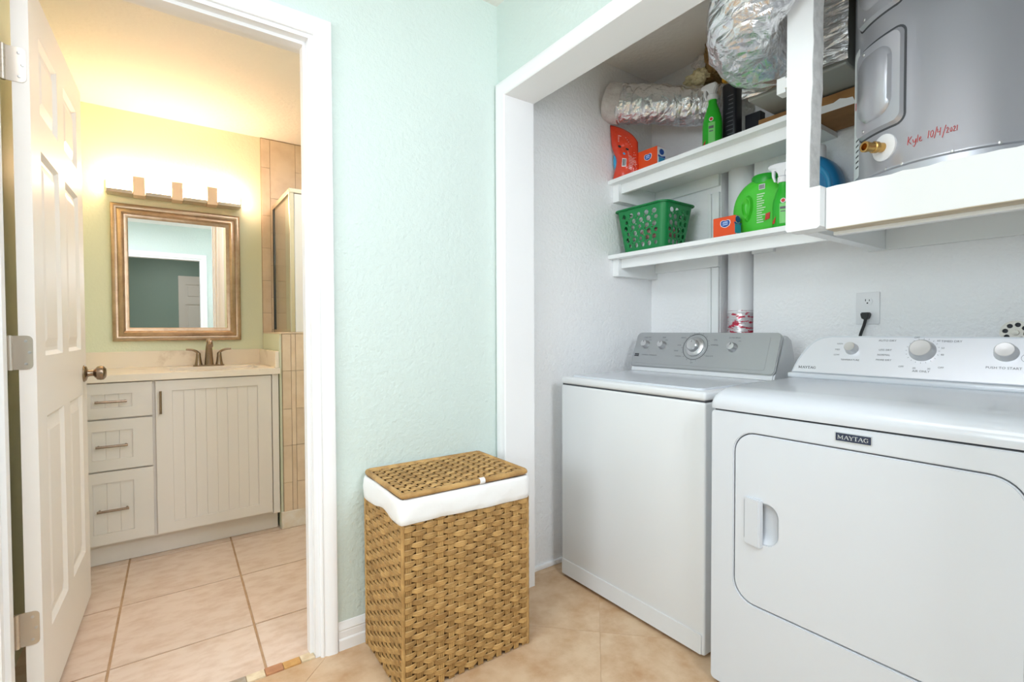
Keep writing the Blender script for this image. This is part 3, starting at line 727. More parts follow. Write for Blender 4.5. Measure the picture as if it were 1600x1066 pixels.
bm = B(); lathe(bm, [(.013, .005), (.013, .022), (.0155, .024), (.0155, .034), (.0125, .036), (.0125, .052), (.0145, .054), (.0145, .062), (.0095, .062), (.0085, .045)], c, n_, 20); obj('drain_spigot', bm, M_brass, vlv, label='brass drain spigot')
bm = B(); curved_plate(bm, arect(113, 127, 1.555, 1.935, .006), .0004, .0009); stk = obj('warning_sticker', bm, M_sticker, wh, smooth=40, label='white warning sticker with red header')
def cfn(ac, zc, off): return lambda u, v, d: cyl(ac-u*kdeg, zc+v, off+d)
bm = B()
for (u0, u1, v0, v1) in ((-.020, .020, -.010, .012),): plate(bm, [(u0, v0), (u1, v0+.0), (u1, v1), (u0, v1)], [], cfn(123, 1.775, .0009), .0005)
obj('sticker_header', bm, M_red, stk, smooth=0)
bm = B()
for v in (-.06, -.10): plate(bm, circle(-.002, v, .013, 9, .009), [], cfn(123.5, 1.80, .0009), .0005)
for k in range(6): plate(bm, [(-.014, -.135-k*.016), (.012, -.135-k*.016), (.012, -.130-k*.016), (-.014, -.130-k*.016)], [], cfn(123.5, 1.80, .0009), .0004)
obj('sticker_print', bm, M_print2, stk, smooth=0)
for a in (-157, 153.2, 162.5, -175):
    bm = B(); n_ = Vector((cos(rad(a)), sin(rad(a)), 0)); lathe(bm, [(.0045, -.001), (.004, .0015), (.0015, .0025)], cyl(a, 1.539, .003), n_, 10); obj('ring_screw', bm, M_steel, wh)
# red marker handwriting, drawn as strokes laid on the jacket
def strokes(bm, S, fn, r=.0008):
    for s in S: tube(bm, [fn(p[0], p[1], .0006) for p in s], r, 5)
K = [[(.0, 0), (.004, .028)], [(.018, .026), (.003, .012), (.016, .0)], [(.022, .014), (.026, .003), (.031, .003), (.036, .014)], [(.036, .014), (.034, -.004), (.028, -.012), (.024, -.008)],
     [(.041, .0), (.044, .025)], [(.049, .008), (.056, .010), (.056, .016), (.050, .014), (.050, .003), (.056, .001), (.061, .004)]]
Dg = [[(.0, 0), (.004, .024)], [(.013, .0), (.009, .008), (.012, .020), (.018, .022), (.021, .014), (.018, .002), (.013, 0)], [(.024, -.006), (.034, .030)], [(.036, .022), (.036, .011), (.046, .012)], [(.047, .024), (.044, .0)],
      [(.053, -.010), (.066, .028)], [(.068, .015), (.072, .019), (.076, .016), (.068, .002), (.077, .002)], [(.082, .003), (.081, .012), (.085, .016), (.088, .010), (.086, .003), (.082, .003)],
      [(.092, .015), (.096, .018), (.099, .015), (.092, .002), (.100, .003)], [(.104, .002), (.106, .019)]]
def hfn(a0, z0): return lambda u, v, d: cyl(a0+u*.54*kdeg, z0+v*.76, d)
bm = B(); strokes(bm, K, hfn(165.0, 1.584)); strokes(bm, Dg, hfn(174.6, 1.587)); obj('handwriting', bm, M_red, wh, label='red marker name and date written on the grey jacket')

# ---- flex ducts and plenum
def duct(bm, path, rad_fn, n, m, amp, seed, ring_amp=0, ring_f=0):
    from mathutils import noise
    P = smooth_path(path, n); R = [rad_fn(i/n) for i in range(n+1)]
    prev = None; rings = []
    for i in range(n+1):
        t = (P[min(i+1, n)]-P[max(i-1, 0)]).normalized()
        if prev is None: u, v, _ = frame_of(t)
        else: u = (prev-t*prev.dot(t)).normalized(); v = t.cross(u)
        prev = u; ring = []
        for k in range(m):
            a = 2*pi*k/m; d = u*cos(a)+v*sin(a)
            q = P[i]+d*R[i]
            s = noise.noise(Vector((q.x*7+seed, q.y*7, q.z*16)))*amp+noise.noise(Vector((q.x*22, q.y*22+seed, q.z*40)))*amp*.45
            s += abs(noise.noise(Vector((q.x*11+seed*2, q.y*11, q.z*26))))*-amp*.8+ring_amp*sin(i*ring_f)
            ring.append(bm.verts.new(q+d*s))
        rings.append(ring)
    for a, b in zip(rings, rings[1:]):
        for k in range(m): bm.faces.new((a[k], a[(k+1) % m], b[(k+1) % m], b[k]))
    bm.faces.new(rings[0][::-1]); bm.faces.new(rings[-1])
    bmesh.ops.recalc_face_normals(bm, faces=bm.faces[:])
    return bm
bd = thing('flexible_duct', 'large crinkled silver foil duct curving down left of the white post', 'duct', (1.45, .8, 1.85))
bm = duct(B(), [(1.425, .73, 2.438), (1.425, .73, 2.28), (1.435, .76, 2.14), (1.485, .83, 2.066), (1.60, .888, 2.045), (1.745, .89, 2.05)], lambda t: .138-.022*min(1, t*1.6), 110, 96, .012, 3.1)
for v in bm.verts:                # the soft duct is dented where it leans on the post and the header
    if v.co.x < 1.306: v.co.x = 1.306+.15*(v.co.x-1.306)*0
    if v.co.x > 1.524 and v.co.y < .756:
        if v.co.x-1.524 < .756-v.co.y: v.co.x = 1.524
        else: v.co.y = .756
obj('foil_jacket', bm, M_foil, bd, smooth=180)
pl = thing('duct_plenum', 'foil faced duct box with grey underside behind the white post', 'duct', (1.95, .86, 1.93))
bm = B(); box(bm, 1.79, 2.19, .665, .99, 1.945, HZ-.002, .006); obj('box_body', bm, M_plen, pl, smooth=0)
from mathutils import noise as _nz
bm = B()
N1, N2 = 28, 40; g = [[None]*(N2+1) for _ in range(N1+1)]
for i in range(N1+1):
    for j in range(N2+1):
        y = .655+.345*i/N1; z = 1.952+(HZ-.004-1.952)*j/N2
        d = .012*_nz.noise(Vector((y*12, z*9, 2)))+.008*_nz.noise(Vector((y*30, z*24, 5)))
        g[i][j] = bm.verts.new((1.772+d, y, z))
for i in range(N1):
    for j in range(N2): bm.faces.new((g[i][j], g[i][j+1], g[i+1][j+1], g[i+1][j]))
obj('foil_facing', bm, M_foil, pl, smooth=180)
sd = thing('flexible_duct', 'small silver foil duct leaving the closet side wall through a white sleeve', 'duct', (1.95, 1.5, 2.1))
pth = [(1.865, CL-.002, 2.245), (1.90, 1.68, 2.22), (1.965, 1.56, 2.19), (2.05, 1.40, 2.15), (2.085, 1.33, 2.135), (2.097, 1.275, 2.122)]
P = smooth_path(pth, 60)
bm = duct(B(), P[10:], lambda t: .092-.004*t, 70, 56, .006, 8.2, .0022, 1.1); obj('foil_jacket', bm, M_foil2, sd, smooth=180)
bm = duct(B(), P[:13], lambda t: .099-.004*t, 20, 44, .006, 5.5); obj('wall_sleeve', bm, M_collar, sd, smooth=180, label='white wrapped sleeve at the wall')
# expanding foam round the duct hole in the back wall
ef = thing('expanding_foam', 'brown and cream expanding foam lump on the closet back wall above the small duct', 'insulation', (2.17, 1.42, 2.2))
def lump(c, s, seed, amp):
    bm = B(); bmesh.ops.create_icosphere(bm, subdivisions=4, radius=1)
    for v in bm.verts:
        d = v.co.normalized(); r = 1+amp*_nz.noise(d*2.2+Vector((seed, 0, 0)))+amp*.6*_nz.noise(d*6+Vector((0, seed, 0)))
        v.co = Vector((c[0]+d.x*r*s[0], c[1]+d.y*r*s[1], c[2]+d.z*r*s[2]))
    return bm
M_foamdk = mat('aged_foam', rgb(176, 146, 96), .85, col2=rgb(118, 88, 50), nscale=12, mixlo=.35, mixhi=.6, bump=(50, .9, .02))
obj('foam_lump', lump((2.10, 1.395, 2.285), (.05, .062, .042), 1.3, .4), M_foam, ef, smooth=180)
obj('foam_lump', lump((2.13, 1.335, 2.36), (.05, .035, .11), 4.4, .5), M_foamdk, ef, smooth=180)
obj('foam_lump', lump((2.14, 1.345, 2.262), (.05, .06, .03), 7.7, .5), M_foamdk, ef, smooth=180)
obj('plaster_patch', lump((2.17, 1.42, 2.385), (.03, .055, .05), 9.1, .35), mat('cracked_plaster', rgb(226, 222, 222), .8, bump=(22, 1, .03)), ef, smooth=180)
# ---- vent pipe in the chase, stud strip
vp = thing('vent_pipe', 'white vertical vent pipe rising from behind the washer', 'pipe', (2.235, 1.2625, 0))
bm = B(); lathe(bm, [(.060, .9), (.060, 1.955)], (2.243, 1.262, 0), n=40); lathe(bm, [(.0625, 1.18), (.0625, 1.185)], (2.243, 1.262, 0), n=40); obj('pipe', bm, M_plastic, vp)
M_tape = mat('printed_foil_tape', rgb(214, 210, 212), .3, .6, col2=rgb(196, 60, 84), nscale=26, mixlo=.53, mixhi=.57, stretch=(1, 1, 3), bump=(30, .5, .01))
bm = B(); lathe(bm, [(.0615, .91), (.0618, 1.19)], (2.243, 1.262, 0), n=40); obj('foil_tape', bm, M_tape, vp, label='silver foil tape printed in red')
bm = B(); box(bm, CB-.018, CB-.0005, 1.345, 1.380, .9, 1.40, .001); box(bm, CB-.018, CB-.0005, 1.345, 1.380, 1.479, 1.76, .001); box(bm, CB-.014, CB-.0005, 1.388, 1.407, .9, 1.40, .003); box(bm, CB-.014, CB-.0005, 1.388, 1.407, 1.479, 1.76, .003)
struct(obj('trim_6', bm, M_shelf, smooth=0), 'narrow white vertical strips beside the vent pipe', 'trim')
hk = thing('wall_hook', 'tiny metal hook on the closet back wall right of the basket', 'hook', (2.19, 1.42, 1.53))
bm = B(); tube(bm, smooth_path([(2.1995, 1.432, 1.528), (2.175, 1.432, 1.528), (2.165, 1.432, 1.520), (2.170, 1.432, 1.513)], 8), .002, 6); obj('hook_wire', bm, M_steel, hk)
bm = B(); lathe(bm, [(.008, 0), (.006, .003)], (2.1995, 1.432, 1.528), (-1, 0, 0), 10); obj('hook_plate', bm, M_steel, hk)
# ---- outlet and cord
ol = thing('wall_outlet', 'white wall outlet plate above the dryer', 'outlet', (CB, .735, 1.18))
bm = B(); box(bm, CB-.006, CB-.0005, .697, .775, 1.118, 1.240, .003); obj('cover_plate', bm, M_plastic, ol, smooth=30)
for zc in (1.205, 1.153):
    bm = B(); plate(bm, [(.736+.0165*cos(a)*1.0, zc+max(-.0135, min(.0135, .0175*sin(a)))) for a in [2*pi*k/24 for k in range(24)]], [], lambda u, v, d: (CB-.006-d, u, v), .002)
    rc = obj('receptacle', bm, M_plastic, ol, smooth=0)
    bm = B(); fnr = lambda u, v, d: (CB-.008-d, u, v)
    for (du, w_, h_) in ((.0062, .0024, .008), (-.0062, .0024, .0066)): plate(bm, [(.736+du-w_/2, zc+.001), (.736+du+w_/2, zc+.001), (.736+du+w_/2, zc+.001+h_), (.736+du-w_/2, zc+.001+h_)], [], fnr, .0004)
    plate(bm, circle(.736, zc-.006, .0028, 10), [], fnr, .0004)
    obj('slot', bm, M_dark, rc, smooth=0)
pc = thing('power_cord', 'black power cord plugged into the wall outlet', 'cord', (CB-.03, .736, 1.15))
bm = B(); prism(bm, [(CB-.0085, .722, 1.163), (CB-.0085, .750, 1.163), (CB-.0085, .749, 1.147), (CB-.0085, .743, 1.136), (CB-.0085, .729, 1.136), (CB-.0085, .723, 1.147)], (-.028, 0, 0)); bmesh.ops.bevel(bm, geom=bm.edges[:], offset=.003, segments=2, affect='EDGES'); obj('plug', bm, M_cord, pc, smooth=30)
bm = B(); tube(bm, smooth_path([(CB-.022, .736, 1.140), (CB-.026, .740, 1.115), (CB-.028, .752, 1.07), (CB-.030, .757, 1.0), (CB-.030, .757, .9)], 20), [.0055]*21, 8); obj('cord', bm, M_cord, pc)
# ---- valve handwheel at the right edge
hw = thing('valve_handwheel', 'off white valve handwheel with round holes behind the dryer console', 'valve', (2.14, .325, 1.07))
fnw = lambda u, v, d: (2.13-d, u, v)
bm = B(); hs = [circle(.325+.0235*cos(a), 1.088+.0235*sin(a), .0072, 8) for a in [2*pi*k/8+.2 for k in range(8)]]
plate(bm, circle(.325, 1.088, .036, 32), hs, fnw, .008); lathe(bm, [(.009, .0), (.008, .006), (.003, .008)], (2.121, .325, 1.088), (-1, 0, 0), 12); obj('wheel', bm, M_iron, hw, smooth=30)
bm = B(); lathe(bm, [(.0325, 0), (.0325, .002)], (2.1335, .325, 1.088), (1, 0, 0), 24); obj('hole_shade_disc', bm, M_gap, hw, label='added dark disc standing in for shade in the wheel holes')  # disc added so the open holes look dark against the white wall
bm = B(); tube(bm, [(2.136, .325, 1.088), (2.199, .325, 1.088)], .008, 10); obj('stem', bm, M_brass, hw)
# ================================================================ APPLIANCES
# ---- washer
WX0, WX1, WY0, WY1 = 1.455, 2.10, .940, 1.652
wm = thing('washing_machine', 'white top loading washing machine with silver control console in the closet corner', 'washer', (1.78, 1.296, 0))
bm = B(); box(bm, WX0, WX1, WY0, WY1, .012, .859, .008, 3); obj('cabinet', bm, M_enamelw, wm, smooth=40)
bm = B(); plate(bm, rrect(WY0+.010, WY1-.006, .016, .082, .004, 3), [], lambda u, v, d: (WX0-.0035+d, u, v), .006); obj('kick_panel', bm, M_enamelw, wm, smooth=0)
bm = B(); box(bm, WX0+.006, WX1-.004, WY0+.004, WY1-.004, .858, .866); obj('lid_seam', bm, M_gap, wm, smooth=0)
bm = B(); box(bm, WX0-.002, WX1, WY0-.001, WY1+.001, .864, .895, .011, 4); obj('top_deck', bm, M_enamelw, wm, smooth=50)
bm = B(); plate(bm, rrect(WX0+.022, 1.925, WY0+.028, WY1-.028, .03, 6), [], lambda u, v, d: (u, v, .893+d), .0085)
bmesh.ops.bevel(bm, geom=[e for e in bm.edges if e.calc_face_angle(0) > .9 and abs(e.verts[0].co.z-e.verts[1].co.z) < 1e-5 and e.verts[0].co.z > .9], offset=.005, segments=2, affect='EDGES')
obj('lid', bm, M_enamel, wm, smooth=45)
for (fx, fy) in ((WX0+.05, WY0+.05), (WX0+.05, WY1-.05), (WX1-.05, WY0+.05), (WX1-.05, WY1-.05)):
    bm = B(); lathe(bm, [(.018, 0), (.018, .006), (.010, .012)], (fx, fy, .0005)); obj('leg', bm, M_gap, wm)
# console: white back wedge and silver fascia, frame (u along -y seen from the front, v up the slope)
CXb, CXt, CZb, CZt = 1.925, 1.992, .912, 1.080
bm = B(); side = [(1.915, .8955), (1.918, .914), (CXt+.012, CZt-.006), (CXt+.035, CZt-.004), (2.06, 1.062), (2.085, 1.0), (2.094, .8955)]
prism(bm, [(x, .949, z) for (x, z) in side], (0, 1.655-.949, 0)); bmesh.ops.bevel(bm, geom=[e for e in bm.edges], offset=.007, segments=2, affect='EDGES'); obj('console_body', bm, M_enamelw, wm, smooth=45)
slope = Vector((CXt-CXb, 0, CZt-CZb)); sl = slope.length; sv = slope.normalized(); nv = Vector((-sv.z, 0, sv.x))
def wfn(u, v, d): return Vector((CXb, 1.660, CZb+.006))+Vector((0, -u, 0))+sv*v+nv*d
bm = B(); plate(bm, rrect(0, .714, 0, sl-.002, (.02, .02, .024, .024), 6), [], lambda u, v, d: wfn(u, v, d-.003), .014)
bmesh.ops.bevel(bm, geom=[e for e in bm.edges if len(e.link_faces) == 2 and e.calc_face_angle(0) > 1.2], offset=.004, segments=2, affect='EDGES')
fas = obj('control_fascia', bm, M_console, wm, smooth=40, label='brushed silver control fascia')
bm = B(); plate(bm, rrect(.022, .672, .018, sl-.02, .01, 4), [], lambda u, v, d: wfn(u, v, .011+d), .0012); obj('fascia_inlay', bm, M_console, fas, smooth=0)
def yz(y, z):                    # console coordinates of a point given in y, z
    return 1.660-y, (z-CZb-.006)/sv.z
def wknob(y, z, r, big=False):
    u, v = yz(y, z); c = wfn(u, v, .0125)
    bm = B()
    lathe(bm, [(r*1.12, 0), (r*1.12, .003), (r, .006), (r*.94, .019), (r*.82, .023), (r*.2, .024)] if not big else [(r*1.15, 0), (r*1.12, .006), (r*.98, .010), (r*.72, .012), (r*.66, .030), (r*.56, .034), (r*.2, .035)], c, nv, 28)
    k = obj('control_knob', bm, M_steel, wm, label='large cycle dial' if big else None)
    bm = B(); d0 = wfn(u, v+r*.25, .0125+.0245+(.011 if big else 0)); d1_ = wfn(u, v+r*(.5 if big else .75), .0125+.0245+(.009 if big else -.001)); tube(bm, [d0, d1_], .0009, 5); obj('pointer_mark', bm, M_print2, k)
for (y, z) in ((1.590, 1.024), (1.492, 1.022), (1.137, 1.020)): wknob(y, z, .0185)
wknob(1.315, 1.019, .040, True)
u, v = yz(1.315, 1.019); bm = B()
plate(bm, circle(u, v, .062, 40), [circle(u, v, .059, 40)], lambda a, b, d: wfn(a, b, .0122+d), .0006); obj('dial_ring', bm, M_print, fas, smooth=0)
bm = B()
def wtext(s, y, z, size): 
    uu, vv = yz(y, z); text_outline(bm, s, size, lambda a, b, d: wfn(uu+a, vv+b, .0125+d))
for (s, y, z, sz) in (('LOAD SIZE', 1.590, 1.056, .0085), ('TEMP', 1.492, 1.056, .0085), ('HEAVY', 1.385, 1.056, .0085), ('OFF', 1.315, 1.072, .008), ('NORMAL', 1.222, 1.026, .009), ('SPIN', 1.222, 1.048, .008), ('DELICATE', 1.235, .978, .008), ('CASUAL', 1.392, .972, .009), ('SOAK', 1.398, 1.022, .008), ('RINSE', 1.408, .996, .008), ('EXTRA RINSE', 1.137, 1.058, .0085), ('ON', 1.112, 1.045, .007), ('COMMERCIAL TECHNOLOGY', 1.555, .972, .0068), ('OFF', 1.315, .946, .008), ('MED', 1.475, 1.044, .007), ('HOT', 1.57, 1.044, .007)): wtext(s, y, z, sz)
for k in range(18):
    a = 2*pi*k/18+.1
    plate(bm, [(u+r*cos(a)+w_*-sin(a), v+r*sin(a)+w_*cos(a)) for r, w_ in ((.064, -.0005), (.070, -.0005), (.070, .0005), (.064, .0005))], [], lambda a_, b, d: wfn(a_, b, .0123+d), .0004)
o = obj('console_lettering', bm, M_print, fas, smooth=0); o['kind'] = 'stuff'
bm = B(); uu, vv = yz(1.632, .972); plate(bm, [(uu-.012, vv-.006), (uu+.014, vv-.006), (uu+.014, vv+.008), (uu-.012, vv+.008)], [], lambda a, b, d: wfn(a, b, .0122+d), .0008); obj('badge', bm, M_print2, fas, smooth=0)
bm = B(); 
for lp in serif_word('MAYTAG', .0035): plate(bm, [(uu+.001+p[0], vv+.001+p[1]) for p in lp], [], lambda a, b, d: wfn(a, b, .0131+d), .0003)
o = obj('badge_lettering', bm, M_silver, fas, smooth=0); o['kind'] = 'stuff'

# ---- dryer
DX, DX1, DY0, DY1 = 1.39, 2.09, .143, .877
dy = thing('clothes_dryer', 'white front loading clothes dryer with a wide door, nearest appliance', 'dryer', (1.75, .51, 0))
bm = B(); box(bm, DX+.036, DX1, DY0, DY1, .012, .853, .004); obj('cabinet', bm, M_enamel, dy, smooth=0)
door_o = rrect(.190, .800, .300, .797, .060, 9)
def dfn(u, v, d): return (DX+d, u, v)
bm = B(); plate(bm, rrect(DY0, DY1, .012, .853, .012, 4), [rrect(.1865, .8035, .2965, .8005, .0635, 9)], dfn, .036)
bmesh.ops.bevel(bm, geom=[e for e in bm.edges if len(e.link_faces) == 2 and e.calc_face_angle(0) > 1.2 and e.verts[0].co.x < DX+.001 and e.verts[1].co.x < DX+.001], offset=.0025, segments=2, affect='EDGES')
obj('front_panel', bm, M_enamel, dy, smooth=40)
pocket = rrect(.674, .768, .488, .603, (.034, .004, .004, .034), 6)
bm = B(); plate(bm, door_o, [pocket], lambda u, v, d: dfn(u, v, d+.0005), .03)
bmesh.ops.bevel(bm, geom=[e for e in bm.edges if len(e.link_faces) == 2 and e.calc_face_angle(0) > 1.2 and e.verts[0].co.x < DX+.001 and e.verts[1].co.x < DX+.001], offset=.003, segments=2, affect='EDGES')
do = obj('door', bm, M_enamel, dy, smooth=40)
bm = B(); prev = None
for (g, d) in ((0, .002), (.006, .010), (.014, .018), (.028, .0205)):
    ring = [bm.verts.new(dfn(p[0], p[1], d)) for p in rrect(.674+g, .768-g*.2, .488+g, .603-g, (max(.034-g*.3, .004), .004, .004, max(.034-g*.3, .004)), 6)]
    if prev:
        for k in range(len(ring)): bm.faces.new((prev[k], prev[(k+1) % len(ring)], ring[(k+1) % len(ring)], ring[k]))
    prev = ring
bm.faces.new(prev); bmesh.ops.recalc_face_normals(bm, faces=bm.faces[:])
obj('handle_pocket', bm, M_enamel, do, smooth=60)
bm = B(); prism(bm, [(DX+.004, .770, .473), (DX-.006, .767, .476), (DX-.011, .722, .474), (DX-.003, .716, .474), (DX+.004, .716, .474)], (0, 0, .139)); bmesh.ops.bevel(bm, geom=bm.edges[:], offset=.003, segments=2, affect='EDGES'); obj('door_handle', bm, M_enamel, do, smooth=40)
bm = B(); box(bm, DX+.012, DX1, DY0+.006, DY1-.006, .852, .860); obj('top_seam', bm, M_gap, dy, smooth=0)
# worktop with a full bullnose front
bm = B(); sec = [(DX-.002, .8585), (DX-.004, .872), (DX-.001, .886), (DX+.008, .900), (DX+.022, .911), (DX+.045, .919), (DX+.09, .923), (1.86, .927), (DX1, .927), (DX1, .8585)]
ys = [(DY1+.002, .0), (DY1+.0005, .3), (DY1-.004, .6), (DY1-.012, .85), (DY1-.024, 1.0)]
ys = ys+[(DY0+DY1-y, k) for (y, k) in ys[::-1]]
rings = [[bm.verts.new((x+(.012*(1-k)**2 if x < DX+.1 else 0), y, .8585+(z-.8585)*(.55+.45*k))) for (x, z) in sec] for (y, k) in ys]
for a, b in zip(rings, rings[1:]):
    for k in range(len(sec)): bm.faces.new((a[k], a[(k+1) % len(sec)], b[(k+1) % len(sec)], b[k]))
bm.faces.new(rings[0]); bm.faces.new(rings[-1][::-1]); bmesh.ops.recalc_face_normals(bm, faces=bm.faces[:])
obj('worktop', bm, M_enamel, dy, smooth=50)
for (fx, fy) in ((DX+.08, DY0+.06), (DX+.08, DY1-.06), (DX1-.05, DY0+.06), (DX1-.05, DY1-.06)):
    bm = B(); lathe(bm, [(.02, 0), (.02, .006), (.010, .012)], (fx, fy, .0005)); obj('leg', bm, M_gap, dy)
# badge on the front panel
bc = Vector((DX, .493, .8295))
def bfn(u, v, d): return (bc.x-.0002-d, bc.y-u, bc.z+v)
bm = B(); plate(bm, rrect(-.040, .040, -.0115, .0115, .001, 2), [], bfn, .0022); bdg = obj('badge', bm, M_silver, dy, smooth=0)
bm = B(); plate(bm, rrect(-.038, .038, -.0097, .0097, .001, 2), [], lambda u, v, d: bfn(u, v, .0022+d), .0006); obj('badge_face', bm, M_navy, bdg, smooth=0)
bm = B()
for lp in serif_word('MAYTAG', .0098): plate(bm, lp, [], lambda u, v, d: bfn(u, v, .0028+d), .0004)
o = obj('badge_lettering', bm, M_silver, bdg, smooth=0); o['kind'] = 'stuff'
# console
ym = .51
cfa = Vector((1.885, 0, .942)); cfb = Vector((1.945, 0, 1.077)); cs = (cfb-cfa).normalized(); cn = Vector((-cs.z, 0, cs.x)); cl_ = (cfb-cfa).length
def cfn2(u, v, d): return cfa+Vector((0, ym-u, 0))+cs*v+cn*d
def con_outline(ins=0):
    h = cl_-ins; L = .362-ins; T = .262-ins*.6
    pts = [(-L, 0+ins*.4), (L, 0+ins*.4)]
    def side(sg):
        P = smooth_path([(L, ins*.4, 0), (L-.012, h*.34, 0), (L-.042, h*.76, 0), (L-.072, h*.94, 0), (T-.01, h, 0)], 12)
        return [(sg*p.x, p.y) for p in P]
    r = side(1); l = side(-1)
    return r+l[::-1]
bm = B(); plate(bm, con_outline(), [], lambda u, v, d: cfn2(u, v, -d)+Vector((d*.75, 0, 0)), .055)
bmesh.ops.bevel(bm, geom=[e for e in bm.edges if len(e.link_faces) == 2 and e.calc_face_angle(0) > .9], offset=.004, segments=2, affect='EDGES'); obj('console_body', bm, M_enamel, dy, smooth=45)
bm = B(); box(bm, 1.872, 2.05, ym-.368, ym+.368, .925, .944, .006, 3); box(bm, 1.93, 2.05, ym-.30, ym+.30, .944, 1.04, .004); obj('console_foot', bm, M_enamel, dy, smooth=40)
bm = B(); plate(bm, con_outline(.009), [], lambda u, v, d: cfn2(u, v+.002, .0005+d), .002); fs2 = obj('control_fascia', bm, M_console2, dy, smooth=0, label='pale silver control fascia')
def cyz(y, z): return ym-y, (z-.942)/cs.z
def dknob(y, z, r, lbl=None):
    u, v = cyz(y, z); c = cfn2(u, v, .0022); bm = B()
    lathe(bm, [(r*1.1, 0), (r*1.06, .004), (r, .007), (r*.93, .022), (r*.84, .026)], c, cn, 32); k = obj('control_knob', bm, M_steel, dy, label=lbl)
    bm = B(); lathe(bm, [(r*.83, .0258), (r*.80, .0268), (r*.1, .0262)], c, cn, 32); obj('knob_face', bm, M_steel, k)
dknob(.689, 1.031, .0185); dknob(.498, 1.031, .0315, 'large timer dial'); dknob(.312, 1.031, .0245)
bm = B()
def dtext(s, y, z, size, al='CENTER'):
    uu, vv = cyz(y, z); text_outline(bm, s, size, lambda a, b, d: cfn2(uu+a, vv+b, .0026+d), al)
for (s, y, z, sz) in (('TEMPERATURE', .689, .992, .0085), ('HIGH', .728, 1.046, .0075), ('MED', .732, 1.026, .0075), ('LOW', .732, 1.008, .0075), ('AUTO DRY', .592, 1.058, .0095), ('LESS DRY', .594, 1.028, .0085), ('NORMAL', .596, 1.012, .0085), ('MORE DRY', .594, .996, .0085), ('TIMED DRY', .432, 1.058, .0095), ('AIR ONLY', .494, .966, .0095), ('OFF', .545, .978, .008), ('OFF', .516, 1.069, .008), ('OFF', .448, .980, .008), ('20', .512, .975, .008), ('30', .476, .975, .008), ('60', .462, 1.060, .008), ('50', .450, 1.038, .008), ('40', .449, 1.018, .008), ('PUSH TO START', .314, .986, .0100)): dtext(s, y, z, sz)
uu, vv = cyz(.498, 1.031)
for k in range(20):
    a = 2*pi*k/20
    plate(bm, [(uu+r*cos(a)+w_*-sin(a), vv+r*sin(a)+w_*cos(a)) for r, w_ in ((.0385, -.0004), (.0425, -.0004), (.0425, .0004), (.0385, .0004))], [], lambda a_, b, d: cfn2(a_, b, .0024+d), .0004)
uu, vv = cyz(.27, 1.018); plate(bm, circle(uu, vv, .012, 20), [circle(uu, vv, .0112, 20)], lambda a_, b, d: cfn2(a_, b, .0024+d), .0004)
o = obj('console_lettering', bm, M_print, fs2, smooth=0); o['kind'] = 'stuff'
bm = B(); uu, vv = cyz(.818, .963)
for lp in serif_word('MAYTAG', .0085): plate(bm, [(uu+p[0], vv+p[1]) for p in lp], [], lambda u, v, d: cfn2(u, v, .0025+d), .0004)
o = obj('brand_lettering', bm, M_print2, fs2, smooth=0); o['kind'] = 'stuff'

# ================================================================ HAMPER
HW, HD, HB = .462, .326, .552
hp = thing('laundry_hamper', 'tan woven laundry hamper with a white cloth liner folded over its rim', 'hamper', (.8085, 1.523, 0), rotz=rad(-.6))
NS = 44; per = 2*(HW+HD); pitch = per/NS; NR = 31; rp = (HB-.012)/NR
def loop_pt(s, off):
    """point and outward normal along the rectangular perimeter (rounded corners)"""
    s %= per; r = .012
    for (L, o, d, nrm) in ((HW, (-HW/2, -HD/2), (1, 0), (0, -1)), (HD, (HW/2, -HD/2), (0, 1), (1, 0)), (HW, (HW/2, HD/2), (-1, 0), (0, 1)), (HD, (-HW/2, HD/2), (0, -1), (-1, 0))):
        if s <= L:
            nx, ny = nrm
            if s < r: k = (1-s/r)*.5; nx, ny = nrm[0]*(1-k)-d[0]*k, nrm[1]*(1-k)-d[1]*k; off -= .002*k
            if s > L-r: k = (1-(L-s)/r)*.5; nx, ny = nrm[0]*(1-k)+d[0]*k, nrm[1]*(1-k)+d[1]*k; off -= .002*k
            return Vector((o[0]+d[0]*s+nx*off, o[1]+d[1]*s+ny*off, 0))
        s -= L
def strand_mesh(par):
    bm = B(); M = NS*6; rings = []
    for i in range(M):
        s = per*i/M; ph = cos(pi*(s/pitch-.5)+pi*par)
        ov = (abs(ph)**.6)*(1 if ph > 0 else -1)
        off = .0006+.0046*ov; hh = rp*(.455+.095*ov)
        ring = []
        for (t, b) in ((-1, -.0012), (-.8, .001), (-.52, .0014), (-.34, .0004), (-.1, .0016), (.1, .0016), (.34, .0004), (.52, .0014), (.8, .001), (1, -.0012)):
            p = loop_pt(s, off+b); p.z = t*hh+.0006*sin(s*61+t*2); ring.append(bm.verts.new(p))
        rings.append(ring)
    for i in range(M):
        a, b = rings[i], rings[(i+1) % M]
        for k in range(len(a)-1): bm.faces.new((a[k], b[k], b[k+1], a[k+1]))
    me = bpy.data.meshes.new('strand'); bm.to_mesh(me); bm.free(); me.materials.append(M_reed); me.shade_smooth(); return me
SM = [strand_mesh(0), strand_mesh(1)]
for r in range(NR):
    o = bpy.data.objects.new('strand', SM[r % 2]); COL.objects.link(o); o.parent = hp; o.location = (0, 0, .012+rp*(r+.5))
stake = None
